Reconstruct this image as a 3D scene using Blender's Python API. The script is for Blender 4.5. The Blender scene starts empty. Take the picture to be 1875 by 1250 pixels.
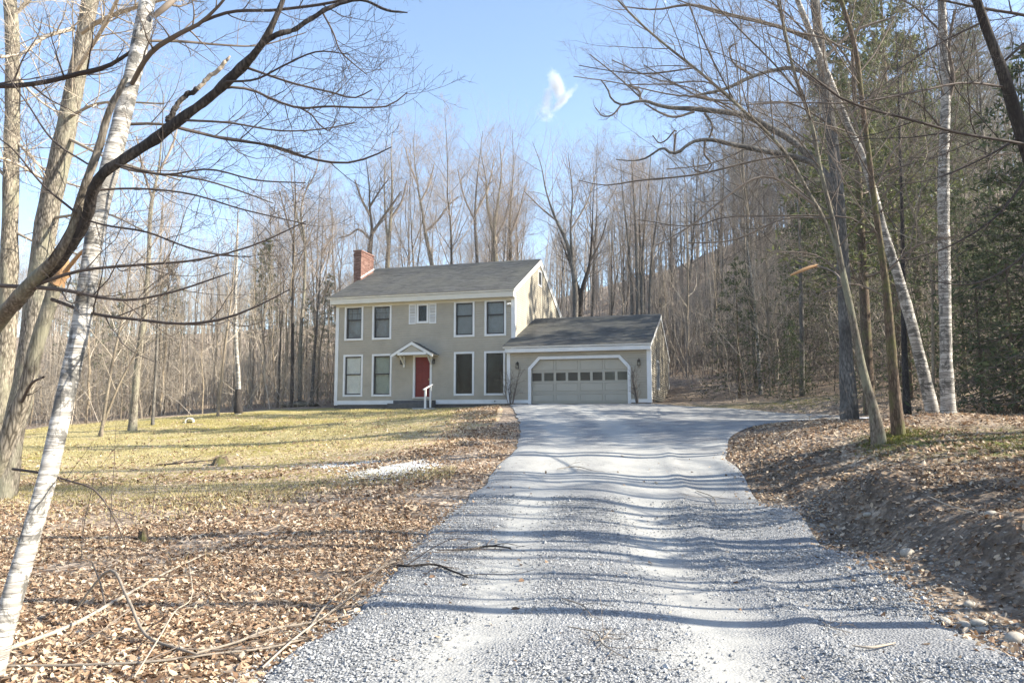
import bpy, math, random
import numpy as np
rng = np.random.default_rng(11); random.seed(11)
S = bpy.context.scene; C = S.collection; R_ = math.radians

# ------------------------------------------------------------------ camera
cam = bpy.data.objects.new('camera', bpy.data.cameras.new('camera')); C.objects.link(cam)
cam.data.sensor_width = 36; cam.data.lens = 26.88; cam.data.clip_end = 9000; cam.data.clip_start = .05
cam.location = (0, 0, 1.6); cam.rotation_euler = (R_(90 + 5.913), 0, 0)
S.camera = cam
# ------------------------------------------------------------------ light
SUN_AZ, SUN_EL = -7.0, 33.0          # degrees from +X towards +Y, and above the horizon
w = bpy.data.worlds.new('World'); S.world = w; w.use_nodes = True
wn = w.node_tree.nodes; wl = w.node_tree.links; bg = wn['Background']
sky = wn.new('ShaderNodeTexSky'); sky.sky_type = 'NISHITA'; sky.sun_disc = False
sky.sun_elevation = R_(SUN_EL); sky.sun_rotation = R_(90 - SUN_AZ)
sky.air_density = 1.0; sky.dust_density = .6; sky.ozone_density = 1.0; sky.altitude = 300
wl.new(sky.outputs[0], bg.inputs[0]); bg.inputs[1].default_value = .13
sun = bpy.data.lights.new('sun', 'SUN'); sun.energy = 5.0; sun.angle = R_(.53); sun.color = (1, .93, .80)
so = bpy.data.objects.new('sun', sun); C.objects.link(so)
az, el = R_(SUN_AZ), R_(SUN_EL)
import mathutils
V3 = mathutils.Vector
sd = V3((math.cos(az) * math.cos(el), math.sin(az) * math.cos(el), math.sin(el)))
so.rotation_euler = sd.to_track_quat('Z', 'Y').to_euler(); so.location = (40, -10, 40)
S.view_settings.view_transform = 'Standard'; S.view_settings.look = 'None'
S.view_settings.exposure = 1.42; S.view_settings.gamma = 1; S.view_settings.use_curve_mapping = False
S.render.engine = 'CYCLES'
cy = S.cycles; cy.use_denoising = True; cy.max_bounces = 6; cy.diffuse_bounces = 3; cy.glossy_bounces = 3
cy.transparent_max_bounces = 12; cy.volume_bounces = 0; cy.use_adaptive_sampling = True; cy.adaptive_threshold = .01
cy.caustics_reflective = False; cy.caustics_refractive = False
try: cy.denoising_prefilter = 'ACCURATE'
except Exception: pass

# ------------------------------------------------------------------ pixel -> place (the photograph is 1875 x 1250, f = 1400)
TH = R_(5.913)
def at(px, py, Y):
    a, b = (px - 937.5) / 1400, -(py - 625) / 1400
    d = np.array([a, math.cos(TH) - b * math.sin(TH), math.sin(TH) + b * math.cos(TH)])
    return np.array([0, 0, 1.6]) + d * (Y / d[1])

# ------------------------------------------------------------------ materials
def mat(name):
    m = bpy.data.materials.new(name); m.use_nodes = True
    nt = m.node_tree; b = nt.nodes['Principled BSDF']; b.inputs['Roughness'].default_value = .85
    b.inputs['Specular IOR Level'].default_value = .25
    return m, nt, b
class N:
    """small node helper"""
    def __init__(s, nt): s.nt = nt; s.tc = None
    def new(s, t, **k):
        n = s.nt.nodes.new(t)
        for a, v in k.items(): setattr(n, a, v)
        return n
    def link(s, a, b): s.nt.links.new(a, b)
    def co(s, scale=(1, 1, 1), kind='Object', rot=None):
        if s.tc is None: s.tc = s.new('ShaderNodeTexCoord')
        mp = s.new('ShaderNodeMapping'); mp.inputs['Scale'].default_value = scale
        if rot: mp.inputs['Rotation'].default_value = rot
        s.link(s.tc.outputs[kind], mp.inputs[0]); return mp.outputs[0]
    def noise(s, vec, scale, detail=4, rough=.55, dist=0):
        n = s.new('ShaderNodeTexNoise'); n.inputs['Scale'].default_value = scale; n.inputs['Detail'].default_value = detail
        n.inputs['Roughness'].default_value = rough; n.inputs['Distortion'].default_value = dist
        s.link(vec, n.inputs['Vector']); return n.outputs['Fac']
    def vor(s, vec, scale, feature='F1', rnd=1):
        n = s.new('ShaderNodeTexVoronoi', feature=feature); n.inputs['Scale'].default_value = scale
        n.inputs['Randomness'].default_value = rnd; s.link(vec, n.inputs['Vector']); return n
    def ramp(s, fac, stops, interp='LINEAR'):
        r = s.new('ShaderNodeValToRGB'); e = r.color_ramp.elements; r.color_ramp.interpolation = interp
        while len(e) < len(stops): e.new(.5)
        for i, (p, c) in enumerate(stops):
            e[i].position = p; e[i].color = (*c, 1) if len(c) == 3 else c
        s.link(fac, r.inputs[0]); return r.outputs[0]
    def mix(s, fac, a, b, mode='MIX'):
        m = s.new('ShaderNodeMix', data_type='RGBA', blend_type=mode)
        for v, i in ((fac, 0), (a, 6), (b, 7)):
            if isinstance(v, (int, float)): m.inputs[i].default_value = v
            elif isinstance(v, tuple): m.inputs[i].default_value = (*v, 1)
            else: s.link(v, m.inputs[i])
        return m.outputs[2]
    def math(s, op, a, b=None):
        m = s.new('ShaderNodeMath', operation=op)
        for v, i in ((a, 0), (b, 1)):
            if v is None: continue
            if isinstance(v, (int, float)): m.inputs[i].default_value = v
            else: s.link(v, m.inputs[i])
        return m.outputs[0]
    def bump(s, h, bsdf, strength=.5, dist=.01):
        b = s.new('ShaderNodeBump'); b.inputs['Strength'].default_value = strength; b.inputs['Distance'].default_value = dist
        s.link(h, b.inputs['Height']); s.link(b.outputs[0], bsdf.inputs['Normal'])
    def island(s):
        g = s.new('ShaderNodeNewGeometry'); return g.outputs['Random Per Island']
    def objrand(s):
        g = s.new('ShaderNodeObjectInfo'); return g.outputs['Random']
M = {}
def paint(name, col, rough=.6, var=.12, scale=6, bump=0):
    m, nt, b = mat(name); n = N(nt); co = n.co()
    f = n.noise(co, scale, 5, .6)
    c = n.ramp(f, [(.25, tuple(x * (1 - var) for x in col)), (.75, tuple(min(1, x * (1 + var)) for x in col))])
    n.link(c, b.inputs['Base Color']); b.inputs['Roughness'].default_value = rough
    if bump: n.bump(n.noise(co, scale * 8, 3), b, bump, .004)
    M[name] = m; return m
def bark(name, dark, light, lichen=None, scale=1.0, zs=.22, bump=.8, contrast=(.35, .65)):
    m, nt, b = mat(name); n = N(nt)
    co = n.co((1, 1, zs)); big = n.co((1, 1, .5))
    f = n.noise(co, 22 * scale, 6, .65); v = n.vor(co, 26 * scale, 'DISTANCE_TO_EDGE')
    fs = n.math('ADD', n.math('MULTIPLY', f, .75), n.math('MULTIPLY', n.math('MINIMUM', v.outputs['Distance'], .35), .6))
    c = n.ramp(fs, [(contrast[0], dark), (contrast[1], light)])
    c = n.mix(n.ramp(n.noise(big, 1.7, 4), [(.4, (0, 0, 0)), (.68, (1, 1, 1))]), c, tuple(x * .7 for x in dark), 'MIX') if lichen is None else \
        n.mix(n.ramp(n.noise(big, 2.6, 5, .65), [(.47, (0, 0, 0)), (.62, (.85, .85, .85))]), c, lichen)
    r = n.objrand()
    c = n.mix(1.0, c, n.ramp(r, [(0, (.8, .8, .84)), (1, (1.12, 1.06, 1.0))]), 'MULTIPLY')
    n.link(c, b.inputs['Base Color']); n.bump(fs, b, bump, .02); b.inputs['Roughness'].default_value = .9
    M[name] = m
bark('bark_grey', (.095, .09, .08), (.33, .31, .27), None, .8)
bark('bark_tan', (.085, .075, .058), (.37, .335, .27), (.28, .275, .2), 1.1, contrast=(.36, .6))
bark('bark_dark', (.035, .03, .027), (.13, .115, .10), None, 1.2)
bark('bark_maple', (.10, .085, .065), (.30, .265, .21), (.27, .27, .19), 1.3)
bark('bark_moss', (.075, .055, .04), (.24, .18, .125), (.13, .135, .05), 1.2)
bark('bark_sapling', (.20, .165, .12), (.55, .48, .36), None, 2.0)
bark('bark_far', (.10, .085, .065), (.36, .315, .24), None, .6)
def birch():
    m, nt, b = mat('bark_birch'); n = N(nt)
    band = n.co((2.2, 2.2, 26)); fine = n.co((5, 5, 90)); blot = n.co((1, 1, .9))
    base = n.ramp(n.noise(n.co((1, 1, 3)), 5, 5), [(.3, (.42, .39, .34)), (.7, (.71, .67, .60))])
    f1 = n.ramp(n.noise(band, 1.0, 5, .7, .4), [(.43, (0, 0, 0)), (.55, (.85, .85, .85))])
    f2 = n.ramp(n.noise(fine, 1.0, 3, .6), [(.57, (0, 0, 0)), (.63, (1, 1, 1))])
    f3 = n.ramp(n.noise(blot, 3.6, 8, .8, .8), [(.505, (0, 0, 0)), (.56, (.9, .9, .9))])
    c = n.mix(f1, base, (.20, .18, .155)); c = n.mix(f2, c, (.10, .09, .08)); c = n.mix(f3, c, (.085, .08, .07))
    n.link(c, b.inputs['Base Color']); b.inputs['Roughness'].default_value = .6
    n.bump(n.noise(band, 1.0, 6, .7), b, .5, .012); M['bark_birch'] = m
birch()
def twig(name, a, bcol):
    m, nt, b = mat(name); n = N(nt)
    c = n.ramp(n.island(), [(0, a), (1, bcol)]); n.link(c, b.inputs['Base Color']); M[name] = m
twig('twig', (.095, .075, .06), (.25, .205, .165)); twig('twig_dark', (.05, .04, .036), (.13, .105, .09))
twig('twig_pink', (.20, .16, .13), (.43, .36, .30)); twig('twig_pale', (.28, .235, .18), (.57, .49, .39)); twig('twig_far', (.23, .19, .155), (.48, .415, .345)); twig('twig_shade', (.09, .08, .068), (.24, .21, .175))  # twig_shade: the shade of the right woods put into the twig colour
def needles(name, a, bcol):
    m, nt, b = mat(name); n = N(nt)
    c = n.ramp(n.island(), [(0, a), (.8, bcol), (1, tuple(x * 1.35 for x in bcol))]); n.link(c, b.inputs['Base Color'])
    b.inputs['Roughness'].default_value = .7
    tr = n.new('ShaderNodeBsdfTranslucent'); n.link(c, tr.inputs[0]); mx = n.new('ShaderNodeMixShader'); mx.inputs[0].default_value = .3
    n.link(b.outputs[0], mx.inputs[1]); n.link(tr.outputs[0], mx.inputs[2])
    n.link(mx.outputs[0], nt.nodes['Material Output'].inputs[0]); M[name] = m
needles('needles', (.04, .058, .028), (.11, .135, .06)); needles('needles_pine', (.05, .068, .03), (.15, .165, .065))
def leafmat():
    m, nt, b = mat('dead_leaf'); n = N(nt)
    c = n.ramp(n.island(), [(0, (.075, .047, .031)), (.22, (.25, .15, .088)), (.5, (.46, .32, .205)), (.8, (.58, .455, .32)), (1, (.70, .59, .45))])
    n.link(c, b.inputs['Base Color']); b.inputs['Roughness'].default_value = .6
    tr = n.new('ShaderNodeBsdfTranslucent'); n.link(c, tr.inputs[0]); mx = n.new('ShaderNodeMixShader'); mx.inputs[0].default_value = .22
    n.link(b.outputs[0], mx.inputs[1]); n.link(tr.outputs[0], mx.inputs[2])
    n.link(mx.outputs[0], nt.nodes['Material Output'].inputs[0]); M['dead_leaf'] = m
leafmat()
def litter():
    m, nt, b = mat('leaf_litter'); n = N(nt); co = n.co()
    v = n.vor(co, 13); v2 = n.vor(co, 24)
    cols = [(0, (.07, .05, .034)), (.3, (.20, .14, .095)), (.6, (.38, .285, .20)), (.85, (.55, .44, .33)), (1, (.68, .57, .45))]
    sep = n.new('ShaderNodeSeparateColor'); n.link(v.outputs['Color'], sep.inputs[0])
    sep2 = n.new('ShaderNodeSeparateColor'); n.link(v2.outputs['Color'], sep2.inputs[0])
    c = n.mix(.45, n.ramp(sep.outputs[0], cols), n.ramp(sep2.outputs[1], cols))
    pat = n.noise(co, .35, 6, .6)
    c = n.mix(n.ramp(pat, [(.36, (.6, .6, .6)), (.56, (0, 0, 0))]), c, (.20, .14, .095))
    # dark earth where the attribute says so, with the right bank's shade painted in
    at_ = n.new('ShaderNodeAttribute', attribute_name='soil_shade'); sf = n.math('MULTIPLY', at_.outputs['Fac'], n.ramp(n.noise(co, 3, 6, .7), [(.35, (.3, .3, .3)), (.6, (1, 1, 1))]))
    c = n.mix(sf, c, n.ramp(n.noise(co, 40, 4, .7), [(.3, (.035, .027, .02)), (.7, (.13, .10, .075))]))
    am = n.new('ShaderNodeAttribute', attribute_name='moss'); mf = n.math('MULTIPLY', am.outputs['Fac'], n.ramp(n.noise(co, 4, 6, .7), [(.42, (0, 0, 0)), (.55, (1, 1, 1))]))
    c = n.mix(mf, c, n.ramp(n.noise(co, 60, 3), [(.3, (.09, .11, .03)), (.7, (.22, .24, .06))]))
    n.link(c, b.inputs['Base Color'])
    h = n.math('ADD', sep.outputs[0], n.math('MULTIPLY', v.outputs['Distance'], 1.2)); h = n.math('ADD', h, n.math('MULTIPLY', sep2.outputs[0], .6))
    n.bump(h, b, .9, .03); M['leaf_litter'] = m
litter()
def lawnmat():
    m, nt, b = mat('lawn_grass'); n = N(nt); co = n.co()
    fine = n.noise(co, 55, 5, .75); mid = n.noise(n.co((1, 1, 1)), 2.4, 6, .65); big = n.noise(n.co((.5, 1.3, 1)), .42, 5, .6)
    c = n.ramp(fine, [(.28, (.20, .165, .07)), (.5, (.40, .335, .155)), (.72, (.56, .48, .28))])
    c = n.mix(n.ramp(big, [(.47, (0, 0, 0)), (.62, (.8, .8, .8))]), c, n.ramp(fine, [(.3, (.16, .14, .025)), (.7, (.38, .31, .06))]))
    c = n.mix(n.ramp(mid, [(.50, (0, 0, 0)), (.66, (.75, .75, .75))]), c, (.235, .19, .045))
    v = n.vor(co, 17); sep = n.new('ShaderNodeSeparateColor'); n.link(v.outputs['Color'], sep.inputs[0])
    at_ = n.new('ShaderNodeAttribute', attribute_name='leafy')
    thr = n.math('GREATER_THAN', n.math('ADD', n.math('MULTIPLY', at_.outputs['Fac'], .85), n.math('SUBTRACT', n.noise(co, 1.1, 5, .7), .58)), sep.outputs[1])
    c = n.mix(thr, c, n.ramp(sep.outputs[0], [(0, (.24, .15, .09)), (.5, (.50, .36, .24)), (1, (.70, .56, .42))]))
    n.link(c, b.inputs['Base Color']); n.bump(n.math('ADD', fine, n.math('MULTIPLY', mid, 2)), b, .8, .03); M['lawn_grass'] = m
lawnmat()
def gravelmat():
    m, nt, b = mat('gravel'); n = N(nt); co = n.co()
    v = n.vor(co, 48); v2 = n.vor(co, 110); sep = n.new('ShaderNodeSeparateColor'); n.link(v.outputs['Color'], sep.inputs[0])
    sep2 = n.new('ShaderNodeSeparateColor'); n.link(v2.outputs['Color'], sep2.inputs[0])
    st = n.ramp(sep.outputs[0], [(0, (.18, .184, .19)), (.35, (.285, .288, .292)), (.7, (.36, .361, .36)), (1, (.47, .467, .46))])
    st = n.mix(n.ramp(v.outputs['Distance'], [(.38, (0, 0, 0)), (.62, (.75, .75, .75))]), st, (.20, .203, .207))
    dust = n.ramp(sep2.outputs[0], [(0, (.33, .325, .302)), (1, (.47, .46, .425))])
    dust = n.mix(.5, dust, n.ramp(n.noise(co, 9, 6, .65), [(.3, (.33, .327, .31)), (.7, (.47, .462, .435))]))
    at_ = n.new('ShaderNodeAttribute', attribute_name='track')  # wheel tracks, plus the far stretch painted as sunlit
    f = n.math('ADD', at_.outputs['Fac'], n.math('MULTIPLY', n.math('SUBTRACT', n.noise(co, 1.6, 6, .7), .5), 1.5))
    f = n.ramp(f, [(.2, (0, 0, 0)), (.8, (1, 1, 1))])
    c = n.mix(f, st, dust)
    c = n.mix(1, c, n.ramp(n.noise(n.co((1, .35, 1)), 1.3, 5), [(.3, (.84, .84, .85)), (.7, (1.05, 1.05, 1.04))]), 'MULTIPLY')
    n.link(c, b.inputs['Base Color'])
    mm = n.new('ShaderNodeMath', operation='SUBTRACT'); mm.inputs[0].default_value = 1; n.link(f, mm.inputs[1])
    h = n.math('MULTIPLY', n.math('SUBTRACT', sep.outputs[1], v.outputs['Distance']), n.math('ADD', n.math('MULTIPLY', mm.outputs[0], .85), .15))
    h = n.math('ADD', h, n.math('MULTIPLY', n.noise(co, 25, 5, .7), .35))
    n.bump(h, b, .8, .018); M['gravel'] = m
gravelmat()
def stonemat(name, stops):
    m, nt, b = mat(name); n = N(nt)
    c = n.ramp(n.island(), stops); c = n.mix(.4, c, n.ramp(n.noise(n.co(), 60, 4), [(.3, (.2, .2, .2)), (.7, (.6, .6, .58))]), 'OVERLAY')
    n.link(c, b.inputs['Base Color']); M[name] = m
stonemat('chip', [(0, (.17, .174, .18)), (.35, (.285, .288, .293)), (.75, (.38, .381, .38)), (1, (.52, .518, .51))])
stonemat('rock', [(0, (.16, .14, .12)), (1, (.42, .38, .32))])
def shingles():
    m, nt, b = mat('shingle'); n = N(nt); co = n.co((1, 1, 1))
    v = n.vor(n.co((3.2, 7.5, 7.5)), 1.0); sep = n.new('ShaderNodeSeparateColor'); n.link(v.outputs['Color'], sep.inputs[0])
    c = n.ramp(sep.outputs[0], [(0, (.062, .062, .06)), (1, (.125, .125, .118))])
    c = n.mix(n.ramp(n.noise(n.co((.7, .5, .5)), 1.1, 6, .6), [(.4, (0, 0, 0)), (.7, (.75, .75, .75))]), c, (.135, .132, .11))
    c = n.mix(.5, c, n.ramp(n.noise(co, 140, 3), [(.3, (.3, .3, .3)), (.7, (.7, .7, .7))]), 'OVERLAY')
    n.link(c, b.inputs['Base Color']); n.bump(n.noise(co, 120, 3), b, .4, .004); M['shingle'] = m
shingles()
paint('siding', (.43, .387, .308), .6, .13, 1.3, .12)
paint('trim', (.74, .74, .725), .5, .09, 2); paint('cornice', (.66, .62, .53), .5, .06, 2)
paint('garage_paint', (.43, .40, .33), .5, .05, 2); paint('soffit', (.60, .56, .48), .6, .05, 2)
paint('door_red', (.19, .028, .022), .45, .12, 3); paint('sash', (.055, .05, .045), .45, .1, 4)
paint('foundation', (.11, .10, .09), .9, .3, 9, .5); paint('step_stone', (.10, .10, .10), .9, .3, 7, .6)
paint('iron', (.03, .028, .026), .5, .1, 8); paint('room', (.045, .043, .04), .9, .2, 2)
paint('curtain', (.86, .86, .84), .9, .08, 5); paint('curtain_green', (.42, .47, .42), .9, .1, 5); paint('blind', (.26, .265, .27), .9, .1, 5)
paint('mortar', (.42, .37, .33), .9, .1, 20); paint('flash', (.75, .75, .74), .4, .1, 6)
paint('raw_wood', (.44, .26, .13), .8, .3, 18); paint('old_wood', (.26, .22, .175), .9, .3, 14, .6); paint('pale_wood', (.38, .32, .25), .8, .2, 12, .4)
paint('concrete', (.55, .53, .48), .9, .2, 10, .5); paint('pale_gravel', (.58, .58, .57), .9, .35, 60, .6); paint('brass', (.5, .38, .15), .3, .1, 5)
paint('old_snow', (.74, .76, .80), .8, .12, 20, .6)
def brickmat():
    m, nt, b = mat('brick'); n = N(nt)
    c = n.ramp(n.island(), [(0, (.14, .072, .057)), (.5, (.21, .115, .09)), (1, (.30, .19, .15))])
    c = n.mix(.3, c, n.ramp(n.noise(n.co(), 30, 4), [(.3, (.25, .25, .25)), (.7, (.75, .75, .75))]), 'OVERLAY'); n.link(c, b.inputs['Base Color']); M['brick'] = m
brickmat()
def glass():
    m, nt, b = mat('window_glass'); n = N(nt)
    tr = n.new('ShaderNodeBsdfTransparent'); tr.inputs[0].default_value = (.95, .96, .95, 1)
    gl = n.new('ShaderNodeBsdfGlossy'); gl.inputs['Roughness'].default_value = .02; gl.inputs[0].default_value = (.9, .9, .9, 1)
    fr = n.new('ShaderNodeFresnel'); fr.inputs[0].default_value = 1.5
    f = n.math('MULTIPLY', fr.outputs[0], .55)
    bp = n.new('ShaderNodeBump'); bp.inputs['Strength'].default_value = .08; bp.inputs['Distance'].default_value = .02
    n.link(n.noise(n.co(), 1.5, 2), bp.inputs['Height']); n.link(bp.outputs[0], gl.inputs['Normal'])
    mx = n.new('ShaderNodeMixShader'); n.link(f, mx.inputs[0]); n.link(tr.outputs[0], mx.inputs[1]); n.link(gl.outputs[0], mx.inputs[2])
    n.link(mx.outputs[0], nt.nodes['Material Output'].inputs[0]); M['window_glass'] = m
glass()
m_, nt_, b_ = mat('pane_dark'); b_.inputs['Base Color'].default_value = (.035, .034, .032, 1); b_.inputs['Roughness'].default_value = .06; b_.inputs['Specular IOR Level'].default_value = .5; M['pane_dark'] = m_

# ------------------------------------------------------------------ mesh helpers
def mesh_from(name, verts, faces, smooth=False):
    """verts (n,3); faces: list of (k,q) int arrays, one per polygon size"""
    me = bpy.data.meshes.new(name); verts = np.asarray(verts, np.float32)
    faces = [f for f in faces if len(f)]
    me.vertices.add(len(verts)); me.vertices.foreach_set('co', verts.ravel())
    nl = sum(f.size for f in faces); npoly = sum(len(f) for f in faces)
    me.loops.add(nl); me.loops.foreach_set('vertex_index', np.concatenate([f.ravel() for f in faces]).astype(np.int32))
    tot = np.concatenate([np.full(len(f), f.shape[1], np.int32) for f in faces]); st = np.concatenate([[0], np.cumsum(tot)[:-1]]).astype(np.int32)
    me.polygons.add(npoly); me.polygons.foreach_set('loop_start', st)
    me.polygons.foreach_set('use_smooth', np.full(npoly, smooth))
    me.update(calc_edges=True); return me
def link(name, me, m, parent=None, loc=None):
    o = bpy.data.objects.new(name, me); C.objects.link(o)
    if m: me.materials.append(M[m])
    if parent: o.parent = parent
    if loc is not None: o.location = loc
    return o
def tag(o, label=None, cat=None, group=None, kind=None):
    for k, v in (('label', label), ('category', cat), ('group', group), ('kind', kind)):
        if v: o[k] = v
    return o
def thing(name, label, cat, loc=(0, 0, 0), rz=0, group=None):
    o = bpy.data.objects.new(name, None); C.objects.link(o); o.empty_display_size = .3
    o.location = [float(v) for v in loc]; o.rotation_euler = (0, 0, rz); return tag(o, label, cat, group)
class MB:
    """collects solids of flat faces"""
    def __init__(s): s.v = []; s.f = {}
    def poly(s, pts):
        b = len(s.v); s.v += [tuple(p) for p in pts]; s.f.setdefault(len(pts), []).append(list(range(b, b + len(pts))))
    def solid(s, vs, fs):
        b = len(s.v); s.v += [tuple(p) for p in vs]
        for f in fs: s.f.setdefault(len(f), []).append([b + i for i in f])
    def box(s, x0, x1, y0, y1, z0, z1):
        s.solid([(x0, y0, z0), (x1, y0, z0), (x1, y1, z0), (x0, y1, z0), (x0, y0, z1), (x1, y0, z1), (x1, y1, z1), (x0, y1, z1)],
                [(3, 2, 1, 0), (4, 5, 6, 7), (0, 1, 5, 4), (1, 2, 6, 5), (2, 3, 7, 6), (3, 0, 4, 7)]); return s
    def prism(s, prof, a, b, axis):
        """profile (list of 2-D points) pushed from a to b along axis"""
        n = len(prof)
        def P(p, t): return {'x': (t, p[0], p[1]), 'y': (p[0], t, p[1]), 'z': (p[0], p[1], t)}[axis]
        s.solid([P(p, a) for p in prof] + [P(p, b) for p in prof],
                [tuple(range(n - 1, -1, -1)), tuple(range(n, 2 * n))] + [(i, (i + 1) % n, n + (i + 1) % n, n + i) for i in range(n)]); return s
    def bar(s, p, q, w, h=None, up=(0, 0, 1)):
        """square bar between two points"""
        p, q = np.array(p, float), np.array(q, float); h = h or w; t = q - p; t /= np.linalg.norm(t)
        a = np.cross(t, up)
        if np.linalg.norm(a) < 1e-3: a = np.cross(t, (1, 0, 0))
        a /= np.linalg.norm(a); c = np.cross(a, t)
        o = [a * w / 2 * i + c * h / 2 * j for i, j in ((-1, -1), (1, -1), (1, 1), (-1, 1))]
        s.solid([p + k for k in o] + [q + k for k in o], [(3, 2, 1, 0), (4, 5, 6, 7), (0, 1, 5, 4), (1, 2, 6, 5), (2, 3, 7, 6), (3, 0, 4, 7)]); return s
    def build(s, name, m, parent=None, bevel=0, kind=None, loc=None):
        me = mesh_from(name, np.array(s.v), [np.array(f, np.int32) for f in s.f.values()])
        o = link(name, me, m, parent, loc)
        import bmesh
        bm = bmesh.new(); bm.from_mesh(me); bmesh.ops.recalc_face_normals(bm, faces=bm.faces)
        if bevel: bmesh.ops.bevel(bm, geom=bm.edges[:], offset=bevel, segments=1, affect='EDGES')
        bm.to_mesh(me); bm.free()
        if kind: o['kind'] = kind
        return o
class Tubes:
    def __init__(s): s.v = []; s.q = []; s.t = []; s.n = 0
    def add(s, P, Rr, sides=3, cap=False, rough=0):
        P = np.asarray(P, float); Rr = np.asarray(Rr, float)
        if P.ndim == 2: P = P[None]; Rr = Rr[None]
        B, n, _ = P.shape
        if B == 0: return
        T = np.gradient(P, axis=1); T /= np.linalg.norm(T, axis=2, keepdims=True) + 1e-9
        m = T.mean(1); ref = np.where(np.abs(m[:, 2:3]) > .8, np.array([[1., .05, 0]]), np.array([[0, .05, 1.]]))[:, None, :]
        U = np.cross(T, np.broadcast_to(ref, T.shape)); U /= np.linalg.norm(U, axis=2, keepdims=True) + 1e-9
        W = np.cross(T, U); a = np.arange(sides) * 2 * np.pi / sides
        rr = np.repeat(Rr[:, :, None], sides, 2)
        if rough: rr = rr * (1 + rough * (rng.random((B, n, sides)) - .5) + rough * .8 * np.sin(a * 3 + rng.random() * 6)[None, None, :] * .5)
        v = P[:, :, None, :] + rr[..., None] * (np.cos(a)[None, None, :, None] * U[:, :, None, :] + np.sin(a)[None, None, :, None] * W[:, :, None, :])
        idx = s.n + np.arange(B * n * sides).reshape(B, n, sides)
        i0, i1 = idx[:, :-1], idx[:, 1:]
        q = np.stack([i0, np.roll(i0, -1, 2), np.roll(i1, -1, 2), i1], -1).reshape(-1, 4)
        s.v.append(v.reshape(-1, 3)); s.q.append(q); s.n += B * n * sides
        if cap:
            for b_ in range(B):
                c = P[b_, -1] + T[b_, -1] * Rr[b_, -1] * .3; s.v.append(c[None]); r = idx[b_, -1]
                s.t.append(np.stack([r, np.roll(r, -1), np.full(sides, s.n)], -1)); s.n += 1
    def mesh(s, name, off=None):
        v = np.concatenate(s.v)
        if off is not None: v = v - np.asarray(off)
        return mesh_from(name, v, [np.concatenate(s.q)] + ([np.concatenate(s.t)] if s.t else []), True)
def unit(v): return v / (np.linalg.norm(v, axis=-1, keepdims=True) + 1e-9)
def grow(P, Rr, k, t0, t1, ang, lenf, n, up=0., wob=.15, rr=.5, tip=.25, rmax=None, rmin=.0015, flat=0.):
    """k children on every parent branch; all in arrays"""
    B, m, _ = P.shape
    if B == 0 or k == 0: return np.zeros((0, n, 3)), np.zeros((0, n))
    t = t0 + (t1 - t0) * ((np.arange(k)[None] + rng.random((B, k))) / k)
    x = t * (m - 1); i = np.clip(x.astype(int), 0, m - 2); f = (x - i)[..., None]
    bi = np.arange(B)[:, None]
    p = P[bi, i] * (1 - f) + P[bi, i + 1] * f; T = unit(P[bi, i + 1] - P[bi, i]); r = Rr[bi, i] * (1 - f[..., 0]) + Rr[bi, i + 1] * f[..., 0]
    L = np.linalg.norm(np.diff(P, axis=1), axis=2).sum(1)[:, None]
    ln = lenf(t, L) * (.65 + .7 * rng.random((B, k)))
    phi = (np.arange(k)[None] * 2.4 + rng.random((B, 1)) * 6.28 + rng.random((B, k)) * 1.2)
    a = unit(np.cross(T, np.array([.13, .21, .97]) + 0 * T)); c = np.cross(T, a)
    perp = np.cos(phi)[..., None] * a + np.sin(phi)[..., None] * c
    if flat: perp[..., 2] *= (1 - flat); perp = unit(perp)
    an = np.radians(ang) * (.8 + .4 * rng.random((B, k)))[..., None]
    d = unit(np.cos(an) * T + np.sin(an) * perp)
    pts = [p]; step = (ln / (n - 1))[..., None]
    for j in range(1, n):
        d = unit(d + wob * rng.normal(size=d.shape) + np.array([0, 0, up])); pts.append(pts[-1] + d * step)
    Q = np.stack(pts, 2).reshape(B * k, n, 3)
    r0 = np.maximum(r * rr, rmin)
    if rmax: r0 = np.minimum(r0, rmax)
    r0 = r0.reshape(-1)
    Rq = np.maximum(r0[:, None] * np.linspace(1, tip, n)[None], rmin * .6)
    return Q, Rq
def catmull(pts, n):
    pts = np.asarray(pts, float)
    if len(pts) == 2: return pts[0] + (pts[1] - pts[0]) * np.linspace(0, 1, n)[:, None]
    s = np.concatenate([[0], np.cumsum(np.linalg.norm(np.diff(pts[:, :3], axis=0), axis=1))]); u = np.linspace(0, s[-1], n)
    tg = np.gradient(pts, s, axis=0); i = np.clip(np.searchsorted(s, u) - 1, 0, len(pts) - 2)
    h = (s[i + 1] - s[i])[:, None]; x = ((u - s[i]) / (s[i + 1] - s[i]))[:, None]
    return (2 * x**3 - 3 * x**2 + 1) * pts[i] + (x**3 - 2 * x**2 + x) * h * tg[i] + (-2 * x**3 + 3 * x**2) * pts[i + 1] + (x**3 - x**2) * h * tg[i + 1]

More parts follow.
